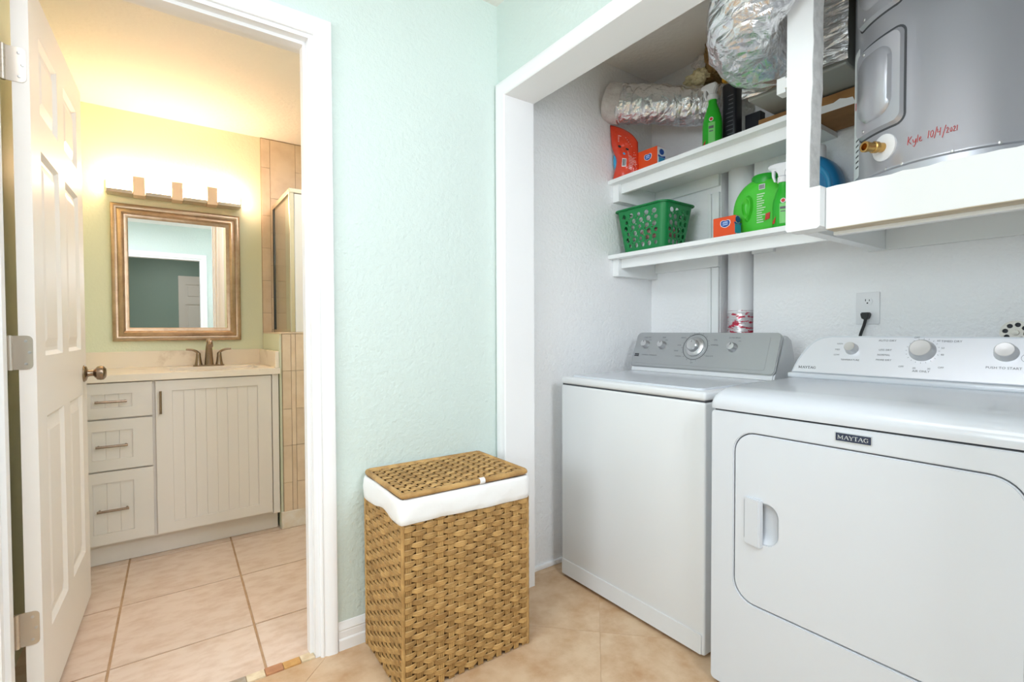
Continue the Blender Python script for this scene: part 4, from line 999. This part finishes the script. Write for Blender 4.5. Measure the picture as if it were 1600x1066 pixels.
for k in range(NS):
    s = pitch*(k+.5); p = loop_pt(s, -.0005); q = loop_pt(s+.001, -.0005); t = (q-p).normalized(); n_ = Vector((t.y, -t.x, 0))
    if stake is None:
        bm = B()
        for j in (-1, 0, 1): box(bm, j*.0068-.0033, j*.0068+.0033, -.0014, .0018, .002, HB, .0009, 1)
        me = bpy.data.meshes.new('stake'); bm.to_mesh(me); bm.free(); me.materials.append(M_reed); stake = me
    o = bpy.data.objects.new('stake', stake); COL.objects.link(o); o.parent = hp; o.location = p; o.rotation_euler = (0, 0, math.atan2(t.y, t.x))
bm = B(); plate(bm, rrect(-HW/2+.006, HW/2-.006, -HD/2+.006, HD/2-.006, .01, 3), [rrect(-HW/2+.009, HW/2-.009, -HD/2+.009, HD/2-.009, .01, 3)], lambda u, v, d: (u, v, .004+d), HB-.004); box(bm, -HW/2+.01, HW/2-.01, -HD/2+.01, HD/2-.01, .004, .01); obj('inner_shade_box', bm, M_weaveshade, hp, smooth=0)  # added dark box, makes the gaps in the weave look shaded
for sx in (-1, 1):
    for sy in (-1, 1):
        bm = B(); x, y = sx*(HW/2-.001), sy*(HD/2-.001)
        N_ = 46; P = [(x, y, .003+(HB-.004)*k/N_) for k in range(N_+1)]
        tube(bm, P, [.0062+.0007*(k % 2) for k in range(N_+1)], 8); obj('corner_post', bm, M_reed, hp, smooth=60)
# cloth liner: wavy band folded over the rim
bm = B(); rings = []; M = 160
for (z, off) in ((HB-.03, .0075), (HB-.028, .0095), (HB-.012, .0115), (HB+.012, .0105), (HB+.034, .0085), (HB+.044, .004), (HB+.046, -.003), (HB+.03, -.008), (HB-.05, -.012)):
    ring = []
    for i in range(M):
        s = per*i/M; p = loop_pt(s, off+.0018*sin(s*23+z*40)+.0012*sin(s*57-z*90)); p.z = z+.003*sin(s*9+1)*(1 if z < HB else .3)+(.012*math.exp(-((s-per+HD*.45)/.05)**2) if z < HB else 0); ring.append(bm.verts.new(p))
    rings.append(ring)
for a, b in zip(rings, rings[1:]):
    for i in range(M): bm.faces.new((a[i], a[(i+1) % M], b[(i+1) % M], b[i]))
bmesh.ops.recalc_face_normals(bm, faces=bm.faces[:])
obj('cloth_liner', bm, M_cloth, hp, smooth=180, label='white cotton liner folded over the rim')
# lid
LZ = HB+.049; LW, LD = .468, .338
lid = obj('lid', tube(B(), [(p[0], p[1], LZ+.008) for p in rrect(-LW/2+.007, LW/2-.007, -LD/2+.007, LD/2-.007, .012, 4)], [.0085+.0008*(k % 2) for k in range(20)], 10, closed=True), M_reed, hp, smooth=60)
bm = B(); box(bm, -LW/2+.012, LW/2-.012, -LD/2+.012, LD/2-.012, LZ+.001, LZ+.003); obj('lid_shade_board', bm, M_weaveshade, lid, smooth=0)  # dark board added for the shade between the lid strands
NL = 17; NC = 13; lp_ = (LD-.03)/NL; cp_ = (LW-.03)/NC
LM = []
for par in (0, 1):
    bm = B(); rings = []; M = NC*8
    for i in range(M+1):
        x = -LW/2+.012+(LW-.024)*i/M; ph = cos(pi*((x+LW/2-.015)/cp_-.5)+pi*par); ov = (abs(ph)**.6)*(1 if ph > 0 else -1)
        rings.append([bm.verts.new((x, t*lp_*(.46+.09*ov)+.0012*sin(x*70), LZ+.0095+.0042*ov+b)) for (t, b) in ((-1, -.001), (-.7, .001), (-.36, .0004), (0, .0016), (.36, .0004), (.7, .001), (1, -.001))])
    for a, b in zip(rings, rings[1:]):
        for k in range(6): bm.faces.new((a[k], b[k], b[k+1], a[k+1]))
    bmesh.ops.recalc_face_normals(bm, faces=bm.faces[:])
    me = bpy.data.meshes.new('lid_strand'); bm.to_mesh(me); bm.free(); me.materials.append(M_reed); me.shade_smooth(); LM.append(me)
for r in range(NL):
    o = bpy.data.objects.new('lid_strand', LM[r % 2]); COL.objects.link(o); o.parent = lid; o.location = (0, -LD/2+.015+lp_*(r+.5), 0)
me = None
for c in range(NC):
    if me is None:
        bm = B()
        for j in (-1, 0, 1): box(bm, j*.005-.0024, j*.005+.0024, -LD/2+.012, LD/2-.012, LZ+.008, LZ+.011)
        me = bpy.data.meshes.new('lid_stake'); bm.to_mesh(me); bm.free(); me.materials.append(M_reed)
    o = bpy.data.objects.new('lid_stake', me); COL.objects.link(o); o.parent = lid; o.location = (-LW/2+.015+cp_*(c+.5), 0, 0)
bm = B(); tube(bm, [(.035, -LD/2+.006, LZ+.008), (.053, -LD/2+.006, LZ+.008)], .0105, 12); obj('lid_tab', bm, M_cloth, lid)

# ================================================================ SHELF ITEMS
# ---- green basket, lower shelf
GZ = 1.4785
bk = thing('storage_basket', 'green plastic basket with round holes on the lower shelf', 'basket', (1.985, 1.583, GZ))
bx0, bx1, by0, by1, bh = 1.890, 2.118, 1.432, 1.732, .217    # at the rim
tp = .028                                                    # taper to the foot
cxb, cyb = (bx0+bx1)/2, (by0+by1)/2
def wall_pt(side, u, v, d):
    """side 0:-x 1:-y 2:+x 3:+y ; u along, v 0..1 up, d inwards"""
    ins = tp*(1-v)+d; r = .03
    X0, X1, Y0, Y1_ = bx0+ins, bx1-ins, by0+ins, by1-ins
    z = GZ+.001+bh*v
    if side == 0: return Vector((X0, Y0+r+u*(Y1_-Y0-2*r), z))
    if side == 2: return Vector((X1, Y0+r+u*(Y1_-Y0-2*r), z))
    if side == 1: return Vector((X0+r+u*(X1-X0-2*r), Y0, z))
    return Vector((X0+r+u*(X1-X0-2*r), Y1_, z))
for sd_ in range(4):
    wd = (by1-by0-.09) if sd_ in (0, 2) else (bx1-bx0-.09); nc = 6 if sd_ in (0, 2) else 4
    hol = []
    nc = 5 if sd_ in (0, 2) else 4
    for r in range(6):
        for c in range(nc):
            cu = (c+.5+.12*(1 if r % 2 else -1))/nc; cv = .13+.80*(r+.3)/6
            R = .0118 if (r*2+c) % 4 else .0095
            hol.append([(cu+R/wd*cos(2*pi*k/14), cv+R/bh*sin(2*pi*k/14)) for k in range(14)])
            if r < 5:
                cu2 = cu+.5/nc; cv2 = cv+.0143/bh*1.0
                if cu2 < .97: hol.append([(cu2+.0042/wd*cos(2*pi*k/8), cv2+.0042/bh*sin(2*pi*k/8)) for k in range(8)])
    bm = B(); plate(bm, [(0, 0), (1, 0), (1, 1), (0, 1)], hol, lambda u, v, d: wall_pt(sd_, u, v, d), .0025); obj('side_wall', bm, M_basket, bk, smooth=0)
for (sx, sy, a0) in ((0, 0, 180), (1, 0, 270), (1, 1, 0), (0, 1, 90)):
    bm = B(); rows_ = []
    for v in (0, 1):
        ins = tp*(1-v); r = .03; z = GZ+.001+bh*v
        cx_ = (bx0+ins+r) if sx == 0 else (bx1-ins-r); cy_ = (by0+ins+r) if sy == 0 else (by1-ins-r)
        rows_.append([[bm.verts.new((cx_+rr*cos(rad(a0+90*k/6)), cy_+rr*sin(rad(a0+90*k/6)), z)) for k in range(7)] for rr in (r, r-.0025)])
    for k in range(6):
        bm.faces.new((rows_[0][0][k], rows_[0][0][k+1], rows_[1][0][k+1], rows_[1][0][k])); bm.faces.new((rows_[0][1][k+1], rows_[0][1][k], rows_[1][1][k], rows_[1][1][k+1]))
    bmesh.ops.recalc_face_normals(bm, faces=bm.faces[:]); obj('corner_wall', bm, M_basket, bk)
bm = B(); plate(bm, rrect(bx0+tp, bx1-tp, by0+tp, by1-tp, .03, 6), [], lambda u, v, d: (u, v, GZ+.0005+d), .003); obj('base', bm, M_basket, bk, smooth=0)
bm = B(); plate(bm, rrect(bx0-.012, bx1+.012, by0-.012, by1+.012, .042, 8), [rrect(bx0+.002, bx1-.002, by0+.002, by1-.002, .03, 8)], lambda u, v, d: (u, v, GZ+bh-.005+d), .008)
bmesh.ops.bevel(bm, geom=[e for e in bm.edges if len(e.link_faces) == 2 and e.calc_face_angle(0) > 1.2], offset=.0025, segments=2, affect='EDGES'); obj('rim', bm, M_basket, bk, smooth=50)

# shield emblem, two rings and a flexed arm like smudge
def emblem(name, fn, s, parent):
    def sh2(k): return [(k*s*x, k*s*y) for (x, y) in ((-1, .55), (-.55, .72), (0, .60), (.55, .72), (1, .55), (1.08, 0), (.85, -.5), (.3, -.74), (0, -.8), (-.3, -.74), (-.85, -.5), (-1.08, 0))]
    prints('emblem', [sh2(1.0)], fn, M_whiteprint, parent)
    prints('emblem', [sh2(.86)], lambda u, v, d: fn(u, v, d+.0007), M_blueprint, parent)
    bm = B()
    for q in ([(-.62, .02), (-.5, .36), (.5, .42), (.62, .08)], [(-.6, -.36), (-.55, -.10), (.58, -.04), (.55, -.30)]):
        plate(bm, [(x*s*.95, y*s*.95) for (x, y) in q[::-1]], [], lambda u, v, d: fn(u, v, d+.0014), .0003)
    obj('emblem_mark', bm, mat('pale_blue_print', rgb(160, 190, 236), .5) if 'pale_blue_print' not in MATS else MATS['pale_blue_print'], parent, smooth=0)
def carton(label, x0, x1, y0, y1, z0, h, grp):
    t = thing('baking_soda_box', label, 'box', ((x0+x1)/2, (y0+y1)/2, z0), grp)
    bm = B(); box(bm, x0, x1, y0, y1, z0, z0+h, .0012, 1); obj('carton', bm, M_orange, t, smooth=0)
    cy_ = (y0+y1)/2
    emblem('e', lambda u, v, d: Vector((x0-.0002-d, cy_-.006-u, z0+h*.66+v)), .021, t)
    prints('side_panel', [[(x0+.004, z0+.002), (x1-.002, z0+.002), (x1-.002, z0+h-.002), (x0+.004, z0+h-.002)]], lambda u, v, d: Vector((u, y0-.0001-d, v)), M_whiteprint, t)
    xm = (x0+x1)/2
    prints('side_print', [[(xm-.022, z0+.012), (xm+.022, z0+.012), (xm+.022, z0+h*.56), (xm-.022, z0+h*.56)]], lambda u, v, d: Vector((u, y0-.0009-d, v)), M_cyan, t)
    prints('side_emblem', [[(xm+.017*cos(a), z0+h*.80+.014*sin(a)) for a in [2*pi*k/16 for k in range(16)]], [(xm-.026, z0+h*.57), (xm+.026, z0+h*.57), (xm+.026, z0+h*.66), (xm, z0+h*.61), (xm-.026, z0+h*.66)]], lambda u, v, d: Vector((u, y0-.0009-d, v)), M_blueprint, t)
    return t
carton('orange box with blue shield emblem on the upper shelf beside the red pouch', 1.935, 2.005, 1.512, 1.628, 1.8605, .114, 'orange baking soda boxes')
carton('orange box with blue shield emblem on the lower shelf left of the lime jug', 1.893, 1.928, 1.094, 1.191, 1.4785, .084, 'orange baking soda boxes')

# ---- red pouch
rp_ = thing('detergent_pouch', 'red film stand up pouch at the left end of the upper shelf', 'pouch', (1.93, 1.66, 1.856))
A_ = Vector((1.878, 1.738, 1.8555)); Bv = Vector((1.945, 1.615, 1.8555)); wv_ = (Bv-A_); wl = wv_.length; wd_ = wv_.normalized(); nn = Vector((wd_.y, -wd_.x, 0))
if nn.x > 0: nn = -nn
def pouch_pt(u, v, side):
    """u 0..1 across, v 0..1 up; left edge pinched in the middle and leaning to a tip"""
    H_ = .278-.080*u**1.3-.03*u**6
    l = .0+.16*math.exp(-((v-.33)/.20)**2)-.02*v; r = 1.0-.10*(1-v)*v-.02*v
    uu = l+(r-l)*u
    bulge = (.034*(1-abs(2*u-1)**2.2))*(1-v**2.2)*(.55+.45*min(1, v*5)) + .003
    wr = .004*_nz.noise(Vector((u*6, v*9, side)))
    return A_+wd_*(uu*wl)+nn*(side*(bulge+wr))-nn*.0+Vector((-.010*v, .006*v, H_*v))
bm = B(); NU, NV = 20, 28
gr = {}
for sd_ in (1, -1):
    for i in range(NU+1):
        for j in range(NV+1):
            key = (i, j, 0 if i in (0, NU) or j == NV else sd_)
            if key not in gr: gr[key] = bm.verts.new(pouch_pt(i/NU, j/NV, sd_ if key[2] else 0))
    for i in range(NU):
        for j in range(NV):
            k = [(a, b, 0 if a in (0, NU) or b == NV else sd_) for (a, b) in ((i, j), (i+1, j), (i+1, j+1), (i, j+1))]
            f = [gr[q] for q in k]
            if len(set(f)) == 4: bm.faces.new(f)
bmesh.ops.recalc_face_normals(bm, faces=bm.faces[:])
obj('pouch_film', bm, M_pouch, rp_, smooth=180)
def pfn(u, v, d): 
    return pouch_pt(u, v, 1)+nn*(.0012+d)
def pq(u0, u1, v0, v1): return [(u0, v0), (u1, v0), (u1, v1), (u0, v1)]
prints('pouch_label', [pq(.34, .52, .20, .36)], pfn, M_whiteprint, rp_, .0004)
random.seed(5)
bars = []
for k in range(9): bars.append(pq(.36+.016*k, .36+.016*k+random.choice((.005, .009)), .215, .345))
prints('pouch_print', bars, lambda u, v, d: pfn(u, v, d+.0008), M_print2, rp_, .0003)
ln = []
for k in range(13): ln.append(pq(.62, .92-random.uniform(0, .08), .16+k*.035, .168+k*.035))
for k in range(5): ln.append(pq(.3, .8-.05*k, .70+k*.03, .709+k*.03))
prints('pouch_text', ln, pfn, M_cloth, rp_, .0003)
prints('pouch_picture', [[(cu+.06*cos(a), cv+.026*sin(a)) for a in [2*pi*k/14 for k in range(14)]] for (cu, cv) in ((.34, .60), (.62, .58))], pfn, M_blk, rp_, .0004)
prints('pouch_picture', [[(cu+.05*cos(a), cv+.024*sin(a)) for a in [2*pi*k/14 for k in range(14)]] for (cu, cv) in ((.46, .46),)], pfn, M_cyan, rp_, .0004)
bm = B(); tube(bm, [A_+wd_*.012+Vector((.006, .002, z_)) for z_ in (.055, .075, .10, .125, .14)], [.004, .010, .012, .010, .004], 10); obj('blue_side_print', bm, M_cyan, rp_)

# ---- spray bottles
def spray(label, x, y, z0, body_h, r, m, grp, flip=1):
    t = thing('spray_bottle', label, 'bottle', (x, y, z0), grp)
    bm = B(); lathe(bm, [(r*.86, 0), (r, .006), (r*1.0, body_h*.50), (r*.93, body_h*.62), (r*.66, body_h*.80), (r*.44, body_h*.92), (r*.42, body_h)], (x, y, z0), n=32)
    for v in bm.verts: v.co.x = x+(v.co.x-x)*.75
    obj('body', bm, m, t)
    bm = B(); lathe(bm, [(r*.50, 0), (r*.52, .004), (r*.50, .020), (r*.40, .024)], (x, y, z0+body_h), n=20); c = obj('collar', bm, M_plastic, t)
    zt = z0+body_h+.022
    bm = B(); prism(bm, [(x, y+flip*q[0]-0, zt+q[1]) for q in ((-.014, 0), (.014, 0), (.016, .018), (.026, .030), (.052, .036), (.052, .050), (.020, .054), (-.020, .050), (-.024, .030), (-.016, .018))], (.02, 0, 0))
    bmesh.ops.translate(bm, vec=(-.01, 0, 0), verts=bm.verts); bmesh.ops.bevel(bm, geom=bm.edges[:], offset=.004, segments=2, affect='EDGES'); obj('spray_head', bm, M_plastic, t, smooth=50)
    bm = B(); prism(bm, [(x-.005, y+flip*q[0], zt+q[1]) for q in ((.028, .034), (.040, .034), (.038, .006), (.030, -.014), (.024, -.014), (.030, .006))], (.01, 0, 0)); obj('trigger', bm, M_plastic, t, smooth=0)
    def f(u, v, d):
        a = pi+u/r
        return Vector((x+(r*.75+.0012+d)*cos(a), y+(r+.0012+d)*sin(a), z0+v))
    lab = mat('label_pale_green', rgb(120, 206, 110), .4) if 'label_pale_green' not in MATS else MATS['label_pale_green']
    def strip(u0, u1, v0, v1, n=6): return [(u0+(u1-u0)*k/n, v0) for k in range(n+1)]+[(u1-(u1-u0)*k/n, v1) for k in range(n+1)]
    prints('label', [strip(.002, .030, .016, body_h*.52)], f, lab, t)
    prints('label_emblem', [[(.014+.009*cos(a), body_h*.58+.009*sin(a)) for a in [2*pi*k/14 for k in range(14)]]], f, M_whiteprint, t)
    prints('label_emblem', [[(.014+.0065*cos(a), body_h*.58+.0065*sin(a)) for a in [2*pi*k/14 for k in range(14)]]], lambda u, v, d: f(u, v, d+.0007), M_red, t)
    prints('label_print', [strip(.004, .024, body_h*.40, body_h*.45, 4), strip(.006, .022, body_h*.34, body_h*.36, 4)], lambda u, v, d: f(u, v, d+.0007), M_print, t)
    prints('label_flash', [[(-.030, .018), (-.016, .020), (-.012, .045), (-.026, .030)]], f, M_red, t)
    return t
spray('green spray bottle with white trigger head on the upper shelf', 1.955, 1.236, 1.8695, .218, .043, M_spray, 'green spray bottles', 1)
spray('green spray bottle with white trigger head on the lower shelf right of the lime jug', 1.912, .918, 1.4785, .172, .036, M_spray, 'green spray bottles', 1)
# ---- black bottle with yellow head
bb = thing('spray_bottle', 'black bottle with yellow head on the upper shelf behind the green spray bottle', 'bottle', (2.03, 1.19, 1.872))
bm = B(); box(bm, 2.0, 2.06, 1.158, 1.222, 1.8725, 2.160, .012, 3); obj('body', bm, M_blk, bb, smooth=50)
prints('label_text', [[(1.168, 1.90+.018*k), (1.168+random.uniform(.018, .036), 1.90+.018*k), (1.168+random.uniform(.018, .03), 1.904+.018*k), (1.168, 1.904+.018*k)] for k in range(12)], lambda u, v, d: Vector((1.9995-d, u, v)), M_print, bb)
bm = B(); lathe(bm, [(.02, 0), (.018, .02), (.016, .022)], (2.03, 1.19, 2.1595), n=16); box(bm, 2.015, 2.045, 1.165, 1.232, 2.178, 2.215, .006); obj('spray_head', bm, M_yel, bb, smooth=50)
bx2 = thing('black_carton', 'dark slim carton behind the black bottle on the upper shelf', 'box', (2.08, 1.11, 1.873))
bm = B(); box(bm, 2.065, 2.105, 1.085, 1.152, 1.8735, 2.02, .002); obj('carton', bm, M_blk, bx2, smooth=0)
prints('carton_band', [[(1.09, 1.90), (1.148, 1.90), (1.148, 1.925), (1.09, 1.925)]], lambda u, v, d: Vector((2.0645-d, u, v)), M_print, bx2)
# ---- lime round jug
def jug(name, label, c, R, th, m, mcap, cap_r, cap_h, foot, zf=1.06):
    """round flat sided detergent jug: disc body with flat foot, dished grip ring, neck and cap"""
    t = thing(name, label, 'jug', (c[0], c[1], foot))
    bm = B(); N_ = 56; secs = [(-th/2, .80), (-th/2+.004, .90), (-th/2+.016, .97), (-th/4, 1.0), (0, 1.0), (th/4, 1.0), (th/2-.016, .97), (th/2-.004, .90), (th/2, .80)]
    rings = []
    for (dx, k) in secs:
        ring = []
        for i in range(N_):
            a = 2*pi*i/N_; rr = R*k
            y = rr*cos(a); z = rr*sin(a)*zf
            z = max(z, foot-c[2]+ (1-k)*.02)
            ring.append(bm.verts.new((c[0]+dx, c[1]+y, c[2]+z)))
        rings.append(ring)
    for a, b in zip(rings, rings[1:]):
        for i in range(N_): bm.faces.new((a[i], a[(i+1) % N_], b[(i+1) % N_], b[i]))
    # dished front
    prev = rings[0]
    for (k, d) in ((.70, -.004), (.60, -.004)):
        ring = [bm.verts.new((c[0]-th/2+d, c[1]+R*k*cos(2*pi*i/N_), c[2]+max(R*k*sin(2*pi*i/N_)*zf, foot-c[2]+.012))) for i in range(N_)]
        for i in range(N_): bm.faces.new((prev[i], ring[i], ring[(i+1) % N_], prev[(i+1) % N_]))
        prev = ring
    bm.faces.new(prev); bm.faces.new(rings[-1][::-1]); bmesh.ops.recalc_face_normals(bm, faces=bm.faces[:])
    obj('body', bm, m, t, smooth=60)
    bm = B(); zc = c[2]+R*zf
    lathe(bm, [(cap_r, -.026), (cap_r*1.03, -.018), (cap_r*1.03, cap_h-.03), (cap_r*.95, cap_h-.024)], (c[0], c[1]-.008, zc), n=32); obj('cap', bm, mcap, t)
    return t
jg = jug('detergent_jug', 'lime green round detergent jug with a dark green cap on the lower shelf', (2.005, 1.036, 1.588), .115, .10, M_jug, M_jugdk, .052, .034, 1.4785)
bm = B(); xf = 2.005-.05-.004
ring = []
gc = (1.075, 1.590)
def lens(k): return [(gc[0]+k*.020*(.4+.6*abs(sin(a/2+pi/4)))*cos(a), gc[1]+k*.040*sin(a)) for a in [2*pi*i/28 for i in range(28)]]
pr = None
for (k, d) in ((1.34, -.0005), (1.12, -.016), (.98, -.016), (.74, -.002), (.3, -.001)):
    rg_ = [bm.verts.new((xf+d, p[0], p[1])) for p in lens(k)]
    if pr:
        for i in range(28): bm.faces.new((pr[i], pr[(i+1) % 28], rg_[(i+1) % 28], rg_[i]))
    pr = rg_
bm.faces.new(pr); bmesh.ops.recalc_face_normals(bm, faces=bm.faces[:]); obj('grip_ring', bm, M_jug, jg, smooth=70)
jf = lambda u, v, d: Vector((xf-.0016-d, u, v))
M_lab = mat('jug_label_print', rgb(196, 224, 190), .5)
ln = []
random.seed(9)
for k in range(13): 
    a = 1.036; b = a-random.uniform(.02, .036); z = 1.525+.0092*k; ln.append([(b, z), (a, z), (a, z+.0042), (b, z+.0042)])
prints('label_text', ln, jf, M_lab, jg)
prints('label_code', [[(1.004, 1.655), (1.028, 1.655), (1.028, 1.676), (1.004, 1.676)]], jf, M_whiteprint, jg)
prints('label_code', [[(1.006+.0027*k, 1.657), (1.006+.0027*k+.0014, 1.657), (1.006+.0027*k+.0014, 1.674), (1.006+.0027*k, 1.674)] for k in range(8)], lambda u, v, d: jf(u, v, d+.0007), M_print2, jg)
prints('label_flash', [[(.985, 1.535), (1.004, 1.530), (1.000, 1.556), (.983, 1.560)]], jf, M_red, jg)
jb = jug('detergent_jug', 'blue detergent jug with white cap seen between the white post and the grey tank', (2.115, .893, 1.627), .102, .10, M_blue, M_plastic, .030, .065, 1.4785, 1.46)
bm = B(); xb = 2.115-.054
pr = None
for (k, d) in ((.80, -.0003), (.76, -.005), (.66, -.005), (.60, .002), (.5, .004)):
    rg_ = [bm.verts.new((xb+d, .893+.102*k*cos(2*pi*i/40), 1.640+.125*k*sin(2*pi*i/40))) for i in range(40)]
    if pr:
        for i in range(40): bm.faces.new((pr[i], pr[(i+1) % 40], rg_[(i+1) % 40], rg_[i]))
    pr = rg_
bm.faces.new(pr); bmesh.ops.recalc_face_normals(bm, faces=bm.faces[:]); obj('side_recess', bm, mat('blue_jug_light', rgb(50, 146, 196), .35), jb, smooth=70)
# ---- open cardboard box on the right end of the upper shelf
cb = thing('cardboard_box', 'open brown cardboard box behind the white post on the upper shelf', 'box', (2.05, .86, 1.877))
cx0, cx1, cy0, cy1, cz0, cz1 = 1.965, 2.175, .70, 1.04, 1.8795, 1.937
for (n_, a) in (('front_flap', (cx0, cx0+.004, cy0, cy1, cz0, cz1)), ('back_flap', (cx1-.004, cx1, cy0, cy1, cz0, cz1)), ('side_flap', (cx0+.0045, cx1-.0045, cy0, cy0+.004, cz0, cz1)), ('side_flap', (cx0+.0045, cx1-.0045, cy1-.004, cy1, cz0, cz1)), ('bottom_flap', (cx0+.0045, cx1-.0045, cy0+.0045, cy1-.0045, cz0, cz0+.004))):
    bm = B(); box(bm, *a); obj(n_, bm, M_card, cb, smooth=0)
bm = B(); random.seed(11)
pts = [(cy0+.01+(.20)*k/10, 1.905+random.uniform(-.008, .010)) for k in range(11)]
plate(bm, [(cy0, 1.8798)]+[(cy0+.21, 1.8798)]+pts[::-1], [], lambda u, v, d: (cx0-.0004-d, u, v), .0006); obj('torn_paper', bm, M_whiteprint, cb, smooth=0)

# ---- folded cloths inside the basket
fc = thing('folded_cloth', 'white folded cloths with a pink one inside the green basket', 'cloth', (1.99, 1.58, 1.4825))
random.seed(4)
for (nm, a, m_) in (('cloth', (1.932, 2.055, 1.475, 1.685, 1.484, 1.545), M_cloth), ('pink_cloth', (1.928, 2.058, 1.472, 1.60, 1.546, 1.585), mat('pink_cotton', rgb(222, 160, 160), .9)), ('cloth', (1.928, 2.058, 1.605, 1.688, 1.546, 1.600), M_cloth), ('cloth', (1.926, 2.060, 1.478, 1.682, 1.601, 1.672), M_cloth)):
    bm = B(); box(bm, *a, .014, 3); obj(nm, bm, m_, fc, smooth=60)
